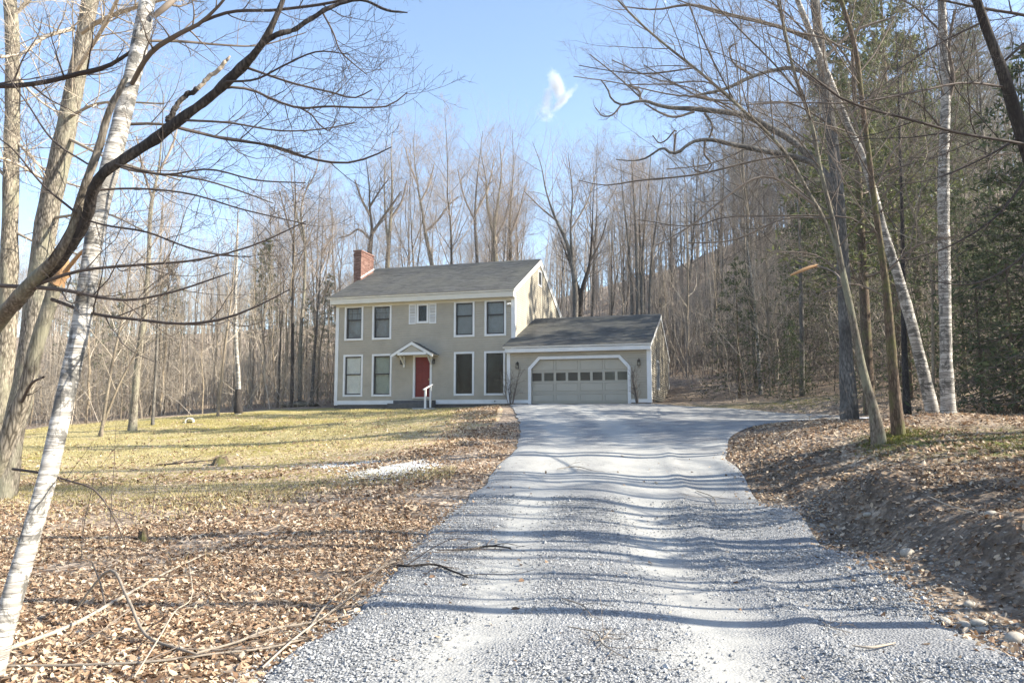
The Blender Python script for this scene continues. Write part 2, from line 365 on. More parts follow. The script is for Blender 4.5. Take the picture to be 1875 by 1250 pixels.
# ------------------------------------------------------------------ terrain
HY = R_(16); UX = np.array([math.cos(HY), -math.sin(HY), 0]); NY = np.array([math.sin(HY), math.cos(HY), 0])
HO = np.array([6.525, 36.0, 2.416])
def hp(x, y, z=0): return HO + UX * x + NY * y + np.array([0, 0, z])
CT = np.array([
 (1, -8, 0), (1, 0, 0), (.9, 4.9, 0), (1.3, 10, 0.02), (1.8, 14, .33), (2.4, 18.4, .82), (3.5, 25, 1.42), (3, 31, 1.95), (3.2, 36, 2.36),
 (-1.4, 5, -.02), (-1.2, 9.3, 0), (-.63, 14, .33), (0, 18.8, .82), (.24, 27, 1.56), (0, 33, 2.1),
 (3.3, 5, .05), (3.8, 8.7, .07), (4.3, 12.3, .25), (5, 18.2, .85), (7.6, 24, 1.5), (9.3, 25.5, 1.6), (12.5, 27, 1.68), (13, 28.5, 1.75), (11.5, 31.5, 1.95), (9.06, 35, 2.25),
 (6.5, 36, 2.37), (-.2, 37.9, 2.37), (-9.7, 42, 2.3), (-9.9, 40.6, 2.15), (-5, 39.4, 2.2), (-1, 38.2, 2.27), (-7, 45, 2.4), (3, 44, 2.4), (9, 41, 2.6),
 (-6.1, 36, 1.86), (-6.5, 27, 1.03), (-4.6, 19, .53), (-13.7, 30, .96), (-9.6, 21, .42), (-17.8, 39, 1.72), (-24, 38, 1.14), (-13.9, 22, .34),
 (-3.2, 4.8, -.05), (-4.8, 10.5, -.08), (-7, 10.5, -.1), (-7.3, 16, .14), (-10.7, 16, .1),
 (-35, 45, 1.2), (-40, 30, .6), (-40, 10, -.3), (-20, 0, -.6), (-20, -20, -.9),
 (-20, 50, 2.4), (-10, 55, 3.5), (-35, 70, 5.5), (-20, 80, 8), (-45, 100, 11), (-60, 80, 8), (-20, 120, 16), (0, 55, 4.0), (0, 80, 10), (10, 110, 18), (5, 140, 23),
 (12.4, 48, 4.3), (18, 45, 4.2), (11, 33.5, 2.25), (13.8, 31, 2.3), (8.5, 38, 2.5), (9.7, 17, 1.74), (7.5, 15, 1.3), (11.7, 18, 1.65),
 (9.4, 14, 1.3), (5.6, 15.1, .78), (5.2, 11, .75), (4.9, 7.3, .51), (5.45, 14.4, .38), (4.75, 10.4, .2), (4.4, 6.7, .1), (4.7, 4, .5), (4.15, 4, .07), (4.5, 1, .45), (4, 1, .04),
 (7.4, 11, .98), (8, 6, .9), (15, 8, 1.6), (25, 10, 2.5), (18, 22, 2.1), (25, 25, 3.2), (30, 45, 7), (20, 60, 7.5), (35, 70, 16), (30, 100, 25), (60, 60, 19), (15, 85, 15), (60, 10, 5), (60, -20, 4), (20, -20, 1.5), (0, -30, -.5)], float)
def phi(d2): return np.where(d2 > 0, .5 * d2 * np.log(d2 + 1e-12), 0)
_A = CT[:, :2]; _n = len(CT)
_K = phi(((_A[:, None] - _A[None]) ** 2).sum(-1)) + np.eye(_n) * .02; _Pm = np.c_[np.ones(_n), _A]
_sol = np.linalg.solve(np.block([[_K, _Pm], [_Pm.T, np.zeros((3, 3))]]), np.r_[CT[:, 2], 0, 0, 0])
def hz(x, y):
    x = np.atleast_1d(np.asarray(x, float)); y = np.atleast_1d(np.asarray(y, float)); sh = x.shape; x = x.ravel(); y = y.ravel()
    xc = np.clip(x, -70, 75); yc = np.clip(y, -45, 150); out = np.empty(len(x))
    for a in range(0, len(x), 20000):
        q = np.c_[xc[a:a + 20000], yc[a:a + 20000]]
        out[a:a + 20000] = phi(((q[:, None] - _A[None]) ** 2).sum(-1)) @ _sol[:_n] + np.c_[np.ones(len(q)), q] @ _sol[_n:]
    return np.clip(out, -3, 40).reshape(sh)
# the drive: left and right edge curves (matching rows)
DL = np.array([(-1.6, -6), (-1.55, 0), (-1.57, 4.9), (-1.36, 6.5), (-1.24, 9.3), (-1.0, 11.8), (-.63, 14), (-.28, 17), (.02, 18.8), (.14, 20.5), (.22, 23), (.25, 25), (.24, 27), (.2, 29), (.12, 31.5), (0.02, 34), (-.05, 36), (-.12, 37.85)])
DR = np.array([(3.3, -6), (3.3, 0), (3.3, 5), (3.55, 6.8), (3.85, 8.9), (4.2, 11.8), (4.42, 14), (4.75, 16.8), (5.1, 18.4), (5.8, 20.5), (7.3, 23.2), (9.0, 24.8), (11.8, 26.3), (13.0, 27.6), (12.6, 29.3), (11.2, 31.6), (9.0, 34.2), (6.6, 35.95)])
def noise2(x, y, s, seed):
    r = np.random.default_rng(seed); z = 0
    for k in range(7):
        a, p = r.random() * 6.28, r.random() * 6.28; fq = s * (.6 + .8 * r.random())
        z = z + np.sin((x * math.cos(a) + y * math.sin(a)) * fq + p + 1.3 * np.sin(x * fq * .4 * math.sin(a) - y * fq * .37))
    return z / 7
_row = catmull(np.c_[DL, DR], 420)
def drive_dist(x, y):
    """>0 outside the drive (metres, rough)"""
    x = np.asarray(x, float); y = np.asarray(y, float)
    l = np.interp(y, DL[:, 1], DL[:, 0])
    # right edge by y for the near part and the upper edge of the turnaround
    r = np.interp(y, np.r_[DR[:14, 1], 29.3, 31.6, 34.2, 35.95, 38], np.r_[DR[:14, 0], 12.6, 11.2, 9.0, 6.6, 3])
    return np.maximum(l - x, x - r)
def gz(x, y):
    x = np.atleast_1d(np.asarray(x, float)); y = np.atleast_1d(np.asarray(y, float))
    z = hz(x, y); m = np.clip(drive_dist(x, y) / .8, 0, 1); far = np.clip((y - 42) / 20, 0, 1)
    xc_ = np.interp(y, (1, 4, 7.3, 11, 15.1), (4.5, 4.7, 4.9, 5.2, 5.6)); dx_ = x - xc_; fy_ = np.clip((y - 2) / 2, 0, 1) * np.clip((16 - y) / 2.5, 0, 1)
    z = z + fy_ * (.13 * np.exp(-(dx_ / .38) ** 2) - .10 * np.exp(-((dx_ + .55) / .33) ** 2)) * (.8 + .5 * noise2(x, y, 3.0, 15))
    return z + m * (.035 * noise2(x, y, 2.1, 3) + .02 * noise2(x, y, 6.5, 4) + .05 * noise2(x, y, .7, 5) + far * .5 * noise2(x, y, .16, 6)) - .035 * (1 - m)
def g1(x, y): return float(gz(x, y)[0])
def axis(vals):
    out = []
    for a, b, s in vals: out += list(np.arange(a, b, s))
    return np.array(out + [vals[-1][1]])
gx = axis([(-420, -120, 30), (-120, -40, 6), (-40, -14, 1), (-14, -8, .4), (-8, 9, .15), (9, 16, .35), (16, 45, 1), (45, 120, 6), (120, 420, 30)])
gy = axis([(-120, -20, 10), (-20, 2, 1.2), (2, 14, .15), (14, 24, .25), (24, 46, .5), (46, 100, 1.6), (100, 160, 6), (160, 620, 40)])
GX, GY = np.meshgrid(gx, gy); GZ = gz(GX.ravel(), GY.ravel())
ni, nj = GX.shape; idx = np.arange(ni * nj).reshape(ni, nj)
fq = np.stack([idx[:-1, :-1], idx[:-1, 1:], idx[1:, 1:], idx[1:, :-1]], -1).reshape(-1, 4)
me = mesh_from('ground', np.c_[GX.ravel(), GY.ravel(), GZ], [fq], True)
X, Y = GX.ravel(), GY.ravel()
dd = drive_dist(X, Y)
soil_shade = np.clip(1 - np.abs(dd - .55) / .8, 0, 1) * (X > 2.5) * (Y < 24) * .9
soil_shade = np.maximum(soil_shade, np.clip(1 - np.abs(dd - .5) / .5, 0, 1) * (X < 2) * (Y < 13) * .75)
soil_shade = np.maximum(soil_shade, ((X > 4.2) & (X < 6.4) & (Y > 3) & (Y < 16)) * .9)  # right bank: dark earth, with the bank's own shade put into the colour
moss = np.exp(-(((X - 9.0) / 1.6) ** 2 + ((Y - 13.3) / 1.3) ** 2)) * 1.2 + np.exp(-(((X - 7.6) / .7) ** 2 + ((Y - 14.8) / .6) ** 2)) + .7 * np.exp(-(((X - 9) / 3) ** 2 + ((Y - 34.5) / 1.2) ** 2))
for nm, v in (('soil_shade', soil_shade), ('moss', np.clip(moss, 0, 1))):
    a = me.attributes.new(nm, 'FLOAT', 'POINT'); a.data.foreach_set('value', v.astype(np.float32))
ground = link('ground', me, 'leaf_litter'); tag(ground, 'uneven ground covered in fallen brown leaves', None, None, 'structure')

# drive sheet, with two worn wheel tracks
nr, nc = 300, 42
rows = catmull(np.c_[DL, DR], nr); tcol = np.linspace(0, 1, nc)
ew = .10 * noise2(rows[:, 1] * 1.0, rows[:, 3] * 0, 3.1, 21); ew2 = .16 * noise2(rows[:, 1], rows[:, 3] * 0, 2.3, 22)
rows[:, 0] += ew; rows[:, 2] += ew2
DXm = rows[:, 0:1] * (1 - tcol) + rows[:, 2:3] * tcol; DYm = rows[:, 1:2] * (1 - tcol) + rows[:, 3:4] * tcol
lat = (tcol[None] - .0) * np.clip(np.hypot(rows[:, 2] - rows[:, 0], rows[:, 3] - rows[:, 1]), 0, 5.3)[:, None]
lat = np.where(rows[:, 1:2] > 19, DXm - rows[:, 0:1], lat)
c0 = 1.85; sp = .82
tr = np.exp(-((lat - (c0 - sp + .15)) / .42) ** 2) + np.exp(-((lat - (c0 + sp + .35)) / .46) ** 2)
tr = np.clip(tr, 0, 1); track_sun = tr * .7 + .6 * np.clip((DYm - 11) / 5, 0, 1) * (DYm < 20) + .35 * (DYm >= 20) + .05  # far stretch paler right across, its sunlight put into the colour
edge = np.exp(-((lat - 3.75) / .14) ** 2)                         # the ridge of loose gravel at the right of the tracks
DZ = hz(DXm.ravel(), DYm.ravel()).reshape(DXm.shape) + .012 - .030 * (tr - .3) + .04 * edge * (DYm < 20) + .012 * noise2(DXm, DYm * .3, 3.3, 31) + .012 * noise2(DXm, DYm, 1.1, 33)
DZ[:, 0] -= .03; DZ[:, -1] -= .03
idx = np.arange(nr * nc).reshape(nr, nc)
fq = np.stack([idx[:-1, :-1], idx[:-1, 1:], idx[1:, 1:], idx[1:, :-1]], -1).reshape(-1, 4)
me = mesh_from('driveway', np.c_[DXm.ravel(), DYm.ravel(), DZ.ravel()], [fq], True)
a = me.attributes.new('track', 'FLOAT', 'POINT'); a.data.foreach_set('value', np.clip(track_sun, 0, 1).ravel().astype(np.float32))
tag(link('driveway', me, 'gravel'), 'pale grey gravel driveway climbing to the garage with worn wheel tracks', None, None, 'structure')

# lawn sheet
LN = np.array([(-26, 26), (-19, 20.5), (-13, 16.3), (-9, 15.0), (-6, 15.2), (-3.6, 16.4), (-2.0, 18.6), (-1.2, 22), (-.6, 26), (-.35, 30), (-.4, 34), (-.6, 37.3)])
LF = np.array([(-29, 38.5), (-27.5, 38.5), (-25.5, 38.7), (-23, 39), (-20.5, 39.6), (-18, 40.2), (-15.5, 41), (-13, 41.6), (-10.6, 41.9), (-8, 41.1), (-4.5, 40.1), (-.9, 39.0)])
rw = catmull(np.c_[LN, LF], 190); tc = np.linspace(0, 1, 60)
LX = rw[:, 0:1] * (1 - tc) + rw[:, 2:3] * tc; LY = rw[:, 1:2] * (1 - tc) + rw[:, 3:4] * tc
LY[:, 0] += .35 * noise2(LX[:, 0], 0 * LX[:, 0], 6.5, 42) + .8 * noise2(LX[:, 0], 0 * LX[:, 0], 2.5, 41)
dl = drive_dist(LX, LY)
LZ = gz(LX.ravel(), LY.ravel()).reshape(LX.shape) + .012; LZ[:, 0] -= .03; LZ[0] -= .03; LZ[-1] -= .03
idx = np.arange(LX.size).reshape(LX.shape)
fq = np.stack([idx[:-1, :-1], idx[:-1, 1:], idx[1:, 1:], idx[1:, :-1]], -1).reshape(-1, 4)
me = mesh_from('lawn', np.c_[LX.ravel(), LY.ravel(), LZ.ravel()], [fq[:, ::-1]], True)
leafy = np.clip(1 - dl / 2.8, 0, 1) * .7 + np.clip(1 - tc[None] / .42, 0, 1) ** 1.3 * .95 + .08
a = me.attributes.new('leafy', 'FLOAT', 'POINT'); a.data.foreach_set('value', np.clip(leafy, 0, 1).ravel().astype(np.float32))
tag(link('lawn', me, 'lawn_grass'), 'dry yellow lawn sloping up to the house', None, None, 'structure')

# ------------------------------------------------------------------ the house (local x along the front, y into the house, z up)
H = thing('house', 'two storey taupe clapboard house with attached garage and brick chimney', 'house', HO, -HY)
MX0, MX1, MY, MYB = -17.24, -7.02, 1.27, 12.1        # main block
RY, RZ, EZ = 6.62, 8.62, 5.80                        # ridge and eave of the main roof
GYB, GRY, GRZ = 10.6, 5.35, 4.92                     # garage
def sub_int(a, b, holes):
    seg = [(a, b)]
    for h0, h1 in holes:
        o = []
        for s0, s1 in seg:
            if h1 <= s0 or h0 >= s1: o.append((s0, s1)); continue
            if h0 > s0: o.append((s0, h0))
            if h1 < s1: o.append((h1, s1))
        seg = o
    return [s for s in seg if s[1] - s[0] > .02]
def siding(name, x0, x1, z0, z1, holes, plane, axis='x', limit=None, flip=-1, ex=.115):
    """lapped clapboards: real wedge-shaped courses, cut round the openings; plane = wall face"""
    m = MB(); z = z0
    while z < z1 - .01:
        zt = min(z + ex, z1); zm = (z + zt) / 2
        a, b = (x0, x1) if limit is None else limit(zm)
        for s0, s1 in sub_int(a, b, [(h[0], h[1]) for h in holes if h[2] < zm < h[3]]):
            cut = [s0, s1]
            for c0_, c1_ in zip(cut[:-1], cut[1:]):
                th = .040 + random.uniform(-.002, .002)
                zn = max(z + .01, min(z + ex - .019, zt)); prof = [(plane, z), (plane + flip * th, z), (plane + flip * (th - .012), zn), (plane + flip * .003, zn + .0005), (plane + flip * .003, zt), (plane, zt)]
                if axis == 'x': m.prism(prof, c0_ + .001, c1_ - .001, 'x')
                else: m.prism(prof, c0_ + .001, c1_ - .001, 'y')
        z += ex
    return m
def wall_core(m, x0, x1, z0, z1, holes, ya, yb):
    xs = sorted({x0, x1, *[h[0] for h in holes], *[h[1] for h in holes]}); zs = sorted({z0, z1, *[h[2] for h in holes], *[h[3] for h in holes]})
    for i in range(len(xs) - 1):
        for j in range(len(zs) - 1):
            cx, cz = (xs[i] + xs[i + 1]) / 2, (zs[j] + zs[j + 1]) / 2
            if not any(h[0] < cx < h[1] and h[2] < cz < h[3] for h in holes): m.box(xs[i], xs[i + 1], ya, yb, zs[j], zs[j + 1])
UP = [(-16.73, -15.60), (-15.06, -13.92), (-10.33, -9.18), (-8.63, -7.46)]; LO = [(-16.75, -15.57), (-15.03, -13.86), (-10.31, -9.19), (-8.64, -7.50)]
MID = (-12.46, -11.77, 4.36, 5.42); DOOR = (-12.62, -11.55, .40, 2.66)
TW = .105
wins = [(a, b, 3.55, 5.46) for a, b in UP] + [(a, b, .48, 2.77) for a, b in LO] + [MID]
holes = [(a + TW, b - TW, c + TW, d - TW) for a, b, c, d in wins] + [(DOOR[0] + .1, DOOR[1] - .1, DOOR[2], DOOR[3] - .1)]
m = MB(); wall_core(m, MX0, MX1, .0, EZ - .05, holes, MY, MY + .16); m.build('front_wall', 'siding', H)
siding('s', MX0 + .16, MX1 - .16, .26, 5.52, [(a + .02, b - .02, c + .02, d - .02) for a, b, c, d in wins + [DOOR]], MY - .002).build('clapboards', 'siding', H, kind='stuff')
# rest of the main shell
m = MB()
m.box(MX0, MX0 + .16, MY + .16, MYB, 0, EZ - .05).box(MX0, MX1, MYB - .16, MYB, 0, EZ - .05).box(MX1 - .16, MX1, MY + .16, MYB - .16, 0, EZ - .05)
for xa in (MX0, MX1 - .16): m.prism([(MY + .1, EZ - .05), (MYB - .1, EZ - .05), (RY, RZ - .2)], xa, xa + .16, 'x')
m.build('side_wall', 'siding', H)
m = MB(); m.box(MX0 + .17, MX1 - .17, MY + 1.5, MY + 1.6, .1, 5.6).box(MX0 + .17, MX1 - .17, MY + .17, MY + 1.5, 2.98, 3.1).box(MX0 + .17, MX1 - .17, MY + .17, MY + 1.5, .2, .3).box(MX0 + .17, MX1 - .17, MY + .17, MY + 1.5, 5.6, 5.68)
for x in (-13.3, -11.1): m.box(x, x + .1, MY + .17, MY + 1.5, .3, 2.98)
m.build('inner_rooms', 'room', H)
gab = (6.2, 7.02, 7.0, 7.95)
def glim(z):
    if z < EZ - .1: return (MY + .02, MYB - .1)
    t = (z - EZ) / (RZ - EZ); return (MY + .02 + t * (RY - MY) + .05, MYB - .05 - t * (MYB - RY) - .05)
siding('s', 0, 0, 2.7, RZ - .35, [(gab[0] + .02, gab[1] - .02, gab[2] + .02, gab[3] - .02)], MX1 + .002, 'y', glim, 1).build('gable_clapboards', 'siding', H, kind='stuff')
# trim
m = MB(); m.box(MX0 - .02, MX0 + .16, MY - .062, MY + .02, .02, 5.52).box(MX0 - .025, MX0, MY - .061, MY + .12, .02, 5.52); m.build('corner_board', 'trim', H, .004)
m = MB(); m.box(MX1 - .16, MX1 + .02, MY - .062, MY - .001, 2.0, 5.52).box(MX1 + .001, MX1 + .052, MY - .061, MY + .12, 2.6, 5.6); m.build('corner_board', 'trim', H, .004)
MB().box(MX0 + .16, -13.3, MY - .06, MY + .001, .05, .26).build('base_board', 'trim', H, .004)
MB().box(-11.3, MX1 - .02, MY - .06, MY + .001, .05, .26).build('base_board', 'trim', H, .004)
m = MB(); m.box(MX0 - .01, MX1, MY - .012, MY + .2, -.35, .045).box(MX0 - .01, MX0 + .2, MY + .2, MYB, -.5, .0); m.build('foundation', 'foundation', H)
# cornice box under the eave, with end returns
m = MB(); m.prism([(MY - .42, 5.52), (MY - .001, 5.52), (MY - .001, 5.86), (MY - .42, 5.80)], MX0 - .22, MX1 + .06, 'x'); m.build('cornice', 'cornice', H, .006)
MB().box(MX0 - .02, MX1 + .02, MY - .07, MY - .004, 5.40, 5.518).build('frieze_board', 'cornice', H, .004)
# roof: deck plus real shingle courses
def roof_courses(m, x0, x1, ya, za, yb, zb, ex=.145):
    L = math.hypot(yb - ya, zb - za); n = int(L / ex); sy, sz = (yb - ya) / L, (zb - za) / L; ny, nz = -sz * (1 if yb > ya else -1), abs(sy)
    for i in range(n + 1):
        s0, s1 = i * ex, min((i + 1) * ex + .02, L)
        if s1 - s0 < .03: continue
        x = x0 - random.uniform(0, .25)
        while x < x1:
            xb = min(x + random.uniform(.8, 1.1), x1); xa = max(x, x0); t = .013 + random.uniform(0, .005)
            if xb - xa > .02:
                P = lambda s, h: (ya + sy * s + ny * h, za + sz * s + nz * h)
                m.prism([P(s0, 0), P(s0, t), P(s1, .003), P(s1, 0)], xa + .0015, xb - .0015, 'x')
            x = xb
def deck(m, x0, x1, ya, za, yb, zb, th=.09):
    L = math.hypot(yb - ya, zb - za); sy, sz = (yb - ya) / L, (zb - za) / L; ny, nz = -sz * (1 if yb > ya else -1), abs(sy)
    m.prism([(ya, za), (yb, zb), (yb - ny * th, zb - nz * th), (ya - ny * th, za - nz * th)], x0, x1, 'x')
m = MB(); RX0, RX1 = MX0 - .26, MX1 + .12
deck(m, RX0, RX1, MY - .50, EZ + .09, RY, RZ); deck(m, RX0, RX1, MYB + .4, EZ + .09, RY, RZ); m.build('roof_deck', 'trim', H)
m = MB(); roof_courses(m, RX0 - .015, RX1 + .015, MY - .52, EZ + .084, RY, RZ + .003); roof_courses(m, RX0 - .015, RX1 + .015, MYB + .42, EZ + .084, RY, RZ + .003)
m.prism([(RY - .14, RZ - .045), (RY, RZ + .03), (RY + .14, RZ - .045), (RY, RZ + .005)], RX0 - .015, RX1 + .015, 'x'); m.build('roof_shingles', 'shingle', H, kind='stuff')
def rake(x0, x1, ya, za, yb, zb, h=.22):
    m = MB(); m.prism([(ya, za), (yb, zb), (yb, zb - h), (ya, za - h)], x0, x1, 'x'); return m
rake(MX1 + .045, MX1 + .09, MY - .3, EZ + .12, RY, RZ - .11, .24).build('rake_board', 'trim', H)
rake(MX1 + .045, MX1 + .09, MYB + .2, EZ + .12, RY, RZ - .11, .24).build('rake_board', 'trim', H)
rake(MX0 - .08, MX0 - .03, MY - .3, EZ + .12, RY, RZ - .11, .24).build('rake_board', 'trim', H)
# windows: casing > sashes, panes, blind
def window(a, b, c, d, y, style, name='window'):
    m = MB(); m.box(a, a + TW, y - .062, y + .05, c, d).box(b - TW, b, y - .062, y + .05, c, d).box(a + TW, b - TW, y - .062, y + .05, d - TW, d).box(a + TW, b - TW, y - .072, y + .05, c, c + TW)
    W = m.build(name, 'trim', H, .003)
    x0, x1, z0, z1 = a + TW, b - TW, c + TW, d - TW; fw = .062
    def frame(x0, x1, z0, z1, y0, y1, f):
        return MB().box(x0, x0 + f, y0, y1, z0, z1).box(x1 - f, x1, y0, y1, z0, z1).box(x0 + f, x1 - f, y0, y1, z0, z0 + f).box(x0 + f, x1 - f, y0, y1, z1 - f, z1)
    if style == 'single':
        frame(x0, x1, z0, z1, y + .02, y + .07, .035).build('sash', 'sash', W)
        MB().box(x0 + .035, x1 - .035, y + .04, y + .046, z0 + .035, z1 - .035).build('pane', 'window_glass', W)
    else:
        zm = z0 + (z1 - z0) * (.60 if style.startswith('u') else .53)
        frame(x0, x1, zm - .03, z1, y + .015, y + .05, fw).build('sash', 'sash', W)
        frame(x0, x1, z0, zm + .03, y + .052, y + .09, fw).build('sash', 'sash', W)
        MB().box(x0 + fw, x1 - fw, y + .03, y + .036, zm - .03 + fw, z1 - fw).build('pane', 'window_glass', W)
        MB().box(x0 + fw, x1 - fw, y + .068, y + .074, z0 + fw, zm + .03 - fw).build('pane', 'window_glass', W)
        if 'G' in style:
            m = MB(); xm = x1 - x0
            for k in (1, 2): m.box(x0 + xm * k / 3 - .008, x0 + xm * k / 3 + .008, y + .024, y + .029, zm - .03 + fw, z1 - fw)
            zz = (zm + z1) / 2; m.box(x0 + fw, x1 - fw, y + .0245, y + .0285, zz - .008, zz + .008); m.build('muntin', 'sash', W)
    if 'W' in style: MB().box(x0 - .05, x1 + .05, y + .091, y + .098, z0 - .01, z1 + .01).build('curtain', 'curtain', W)  # lower left curtain whitened to stand in for the pane's bright reflection
    if 'N' in style: MB().box(x0 - .05, x1 + .05, y + .17, y + .18, z0 - .05, z1 + .05).build('curtain', 'curtain_green', W)
    if 'B' in style: MB().box(x0 - .05, x1 + .05, y + .17, y + .18, z0 + .02, z1 + .05).build('blind', 'blind', W)
    return W
for (a, b), st in zip(UP, ('uGB', 'uGB', 'uB', 'uB')): window(a, b, 3.55, 5.46, MY, st)
for (a, b), st in zip(LO, ('lW', 'lN', 'single', 'single')): window(a, b, .48, 2.77, MY, st)
W = window(*MID, MY, 'single')
for xa, xb in ((-12.90, -12.50), (-11.73, -11.33)):
    m = MB(); z0, z1 = 4.33, 5.40
    m.box(xa, xa + .05, MY - .06, MY - .024, z0, z1).box(xb - .05, xb, MY - .06, MY - .024, z0, z1)
    for zz in (z0, (z0 + z1) / 2 - .03, z1 - .06): m.box(xa + .05, xb - .05, MY - .06, MY - .024, zz, zz + .06)
    z = z0 + .07
    while z < z1 - .08:
        if abs(z - (z0 + z1) / 2) > .05: m.prism([(MY - .054, z), (MY - .028, z + .03), (MY - .028, z + .036), (MY - .054, z + .006)], xa + .05, xb - .05, 'x')
        z += .042
    m.box(xa + .04, xb - .04, MY - .028, MY - .023, z0 + .03, z1 - .03); m.build('shutter', 'trim', H)
# gable window
m = MB(); y0, y1, z0, z1 = gab; x = MX1
for q in ((y0, y0 + .09, z0, z1), (y1 - .09, y1, z0, z1), (y0 + .09, y1 - .09, z0, z0 + .09), (y0 + .09, y1 - .09, z1 - .09, z1)): m.box(x + .004, x + .06, *q)
W = m.build('gable_window', 'trim', H); MB().box(x + .006, x + .02, y0 + .09, y1 - .09, z0 + .09, z1 - .09).build('sash', 'sash', W)
MB().box(x + .022, x + .026, y0 + .14, y1 - .14, z0 + .14, z1 - .14).build('pane', 'window_glass', W)
# front door
m = MB(); a, b, c, d = DOOR
m.box(a, a + .11, MY - .066, MY + .06, c, d).box(b - .11, b, MY - .066, MY + .06, c, d).box(a + .11, b - .11, MY - .066, MY + .06, d - .11, d); m.build('door_frame', 'trim', H, .003)
m = MB(); m.box(a + .11, b - .11, MY + .03, MY + .075, c + .03, d - .11)
D = m.build('front_door', 'door_red', H)
xm = (a + b) / 2
for xa, xb in ((a + .2, xm - .04), (xm + .04, b - .2)):
    for za, zb in ((c + .16, c + .75), (c + .9, c + 1.5), (c + 1.62, c + 1.98)): MB().box(xa, xb, MY + .018, MY + .034, za, zb).build('panel', 'door_red', D, .012)
MB().box(b - .20, b - .15, MY - .02, MY + .035, c + .92, c + 1.0).build('handle', 'brass', D, .008)
MB().box(a - .02, b + .02, MY - .10, MY + .06, c - .05, c + .028).build('door_sill', 'soffit', H, .004)
# door hood
HX, HZ = -12.36, 3.30; hy0 = MY - .85; hw = 1.18; hd = .66
hd_ = MB(); hd_.prism([(HX - hw, HZ - hd), (HX, HZ), (HX + hw, HZ - hd), (HX + hw, HZ - hd - .05), (HX, HZ - .06), (HX - hw, HZ - hd - .05)], hy0, MY - .003, 'y'); HD = hd_.build('door_hood', 'soffit', H)
for sgn in (-1, 1):
    m = MB()
    for i in range(9):
        t0, t1 = 1 - i / 9, 1 - (i + 1) / 9 - .02; t1 = max(t1, 0)
        m.prism([(HX + sgn * hw * 1.03 * t0, HZ - hd * 1.03 * t0 + .004), (HX + sgn * hw * 1.03 * t0, HZ - hd * 1.03 * t0 + .024), (HX + sgn * hw * 1.03 * t1, HZ - hd * 1.03 * t1 + .010), (HX + sgn * hw * 1.03 * t1, HZ - hd * 1.03 * t1 + .002)], hy0 - .05, MY - .004, 'y')
    m.build('hood_shingles', 'shingle', HD)
    MB().prism([(HX, HZ + .0), (HX + sgn * hw, HZ - hd), (HX + sgn * hw, HZ - hd - .16), (HX, HZ - .17)], hy0 - .035, hy0 - .002, 'y').build('rake_board', 'trim', HD)
    bx = HX + sgn * .78
    m = MB(); m.bar((bx, MY - .05, 2.16), (bx, hy0 + .22, 2.62), .075).box(bx - .05, bx + .05, MY - .09, MY - .022, 2.02, 2.64); m.bar((bx, MY - .02, 2.64), (bx, hy0, 2.64), .08); m.build('bracket', 'trim', HD)
MB().box(HX - .80, HX + .80, hy0 - .03, hy0 + .04, 2.60, 2.74).build('tie_beam', 'trim', HD, .004)
MB().prism([(HX - .62, 2.742), (HX + .62, 2.742), (HX, 3.12)], hy0 + .01, hy0 + .03, 'y').build('gable_panel', 'siding', HD)
MB().box(HX - .78, HX + .78, hy0 + .045, MY - .025, 2.665, 2.70).build('ceiling_board', 'soffit', HD)
def lantern(x, y, z, parent, s=1.0):
    m = MB(); m.box(x - .045 * s, x + .045 * s, y - .025, y - .001, z - .02 * s, z + .13 * s); m.bar((x, y - .02, z + .10 * s), (x, y - .11 * s, z + .16 * s), .018 * s); o = m.build('wall_lantern', 'iron', parent)
    yc = y - .12 * s
    m = MB(); m.solid([(x - .075 * s, yc - .075 * s, z + .05 * s), (x + .075 * s, yc - .075 * s, z + .05 * s), (x + .075 * s, yc + .075 * s, z + .05 * s), (x - .075 * s, yc + .075 * s, z + .05 * s), (x, yc, z + .14 * s)], [(3, 2, 1, 0), (0, 1, 4), (1, 2, 4), (2, 3, 4), (3, 0, 4)]); m.build('lantern_cap', 'iron', o)
    m = MB()
    for i in (-1, 1):
        for j in (-1, 1): m.box(x + i * .055 * s - .008, x + i * .055 * s + .008, yc + j * .055 * s - .008, yc + j * .055 * s + .008, z - .18 * s, z + .05 * s)
    m.box(x - .065 * s, x + .065 * s, yc - .065 * s, yc + .065 * s, z - .2 * s, z - .18 * s); m.build('lantern_cage', 'iron', o)
    MB().box(x - .045 * s, x + .045 * s, yc - .045 * s, yc + .045 * s, z - .178 * s, z + .048 * s).build('lantern_glass', 'window_glass', o)
lantern(-13.28, MY - .02, 2.33, H, .8); lantern(-11.42, MY - .02, 2.33, H, .8)
m = MB(); m.box(-7.34, -7.22, MY - .05, MY - .02, 5.16, 5.26)
fl = m.build('floodlight', 'trim', H); MB().bar((-7.31, MY - .05, 5.22), (-7.36, MY - .17, 5.15), .085).build('lamp_head', 'trim', fl); MB().bar((-7.25, MY - .05, 5.22), (-7.20, MY - .17, 5.15), .085).build('lamp_head', 'trim', fl)
m = MB(); m.bar((-8.05, MY - .03, .2), (-8.05, MY - .13, .17), .04).box(-8.09, -8.01, MY - .05, MY - .036, .15, .24); m.build('spigot', 'iron', H)
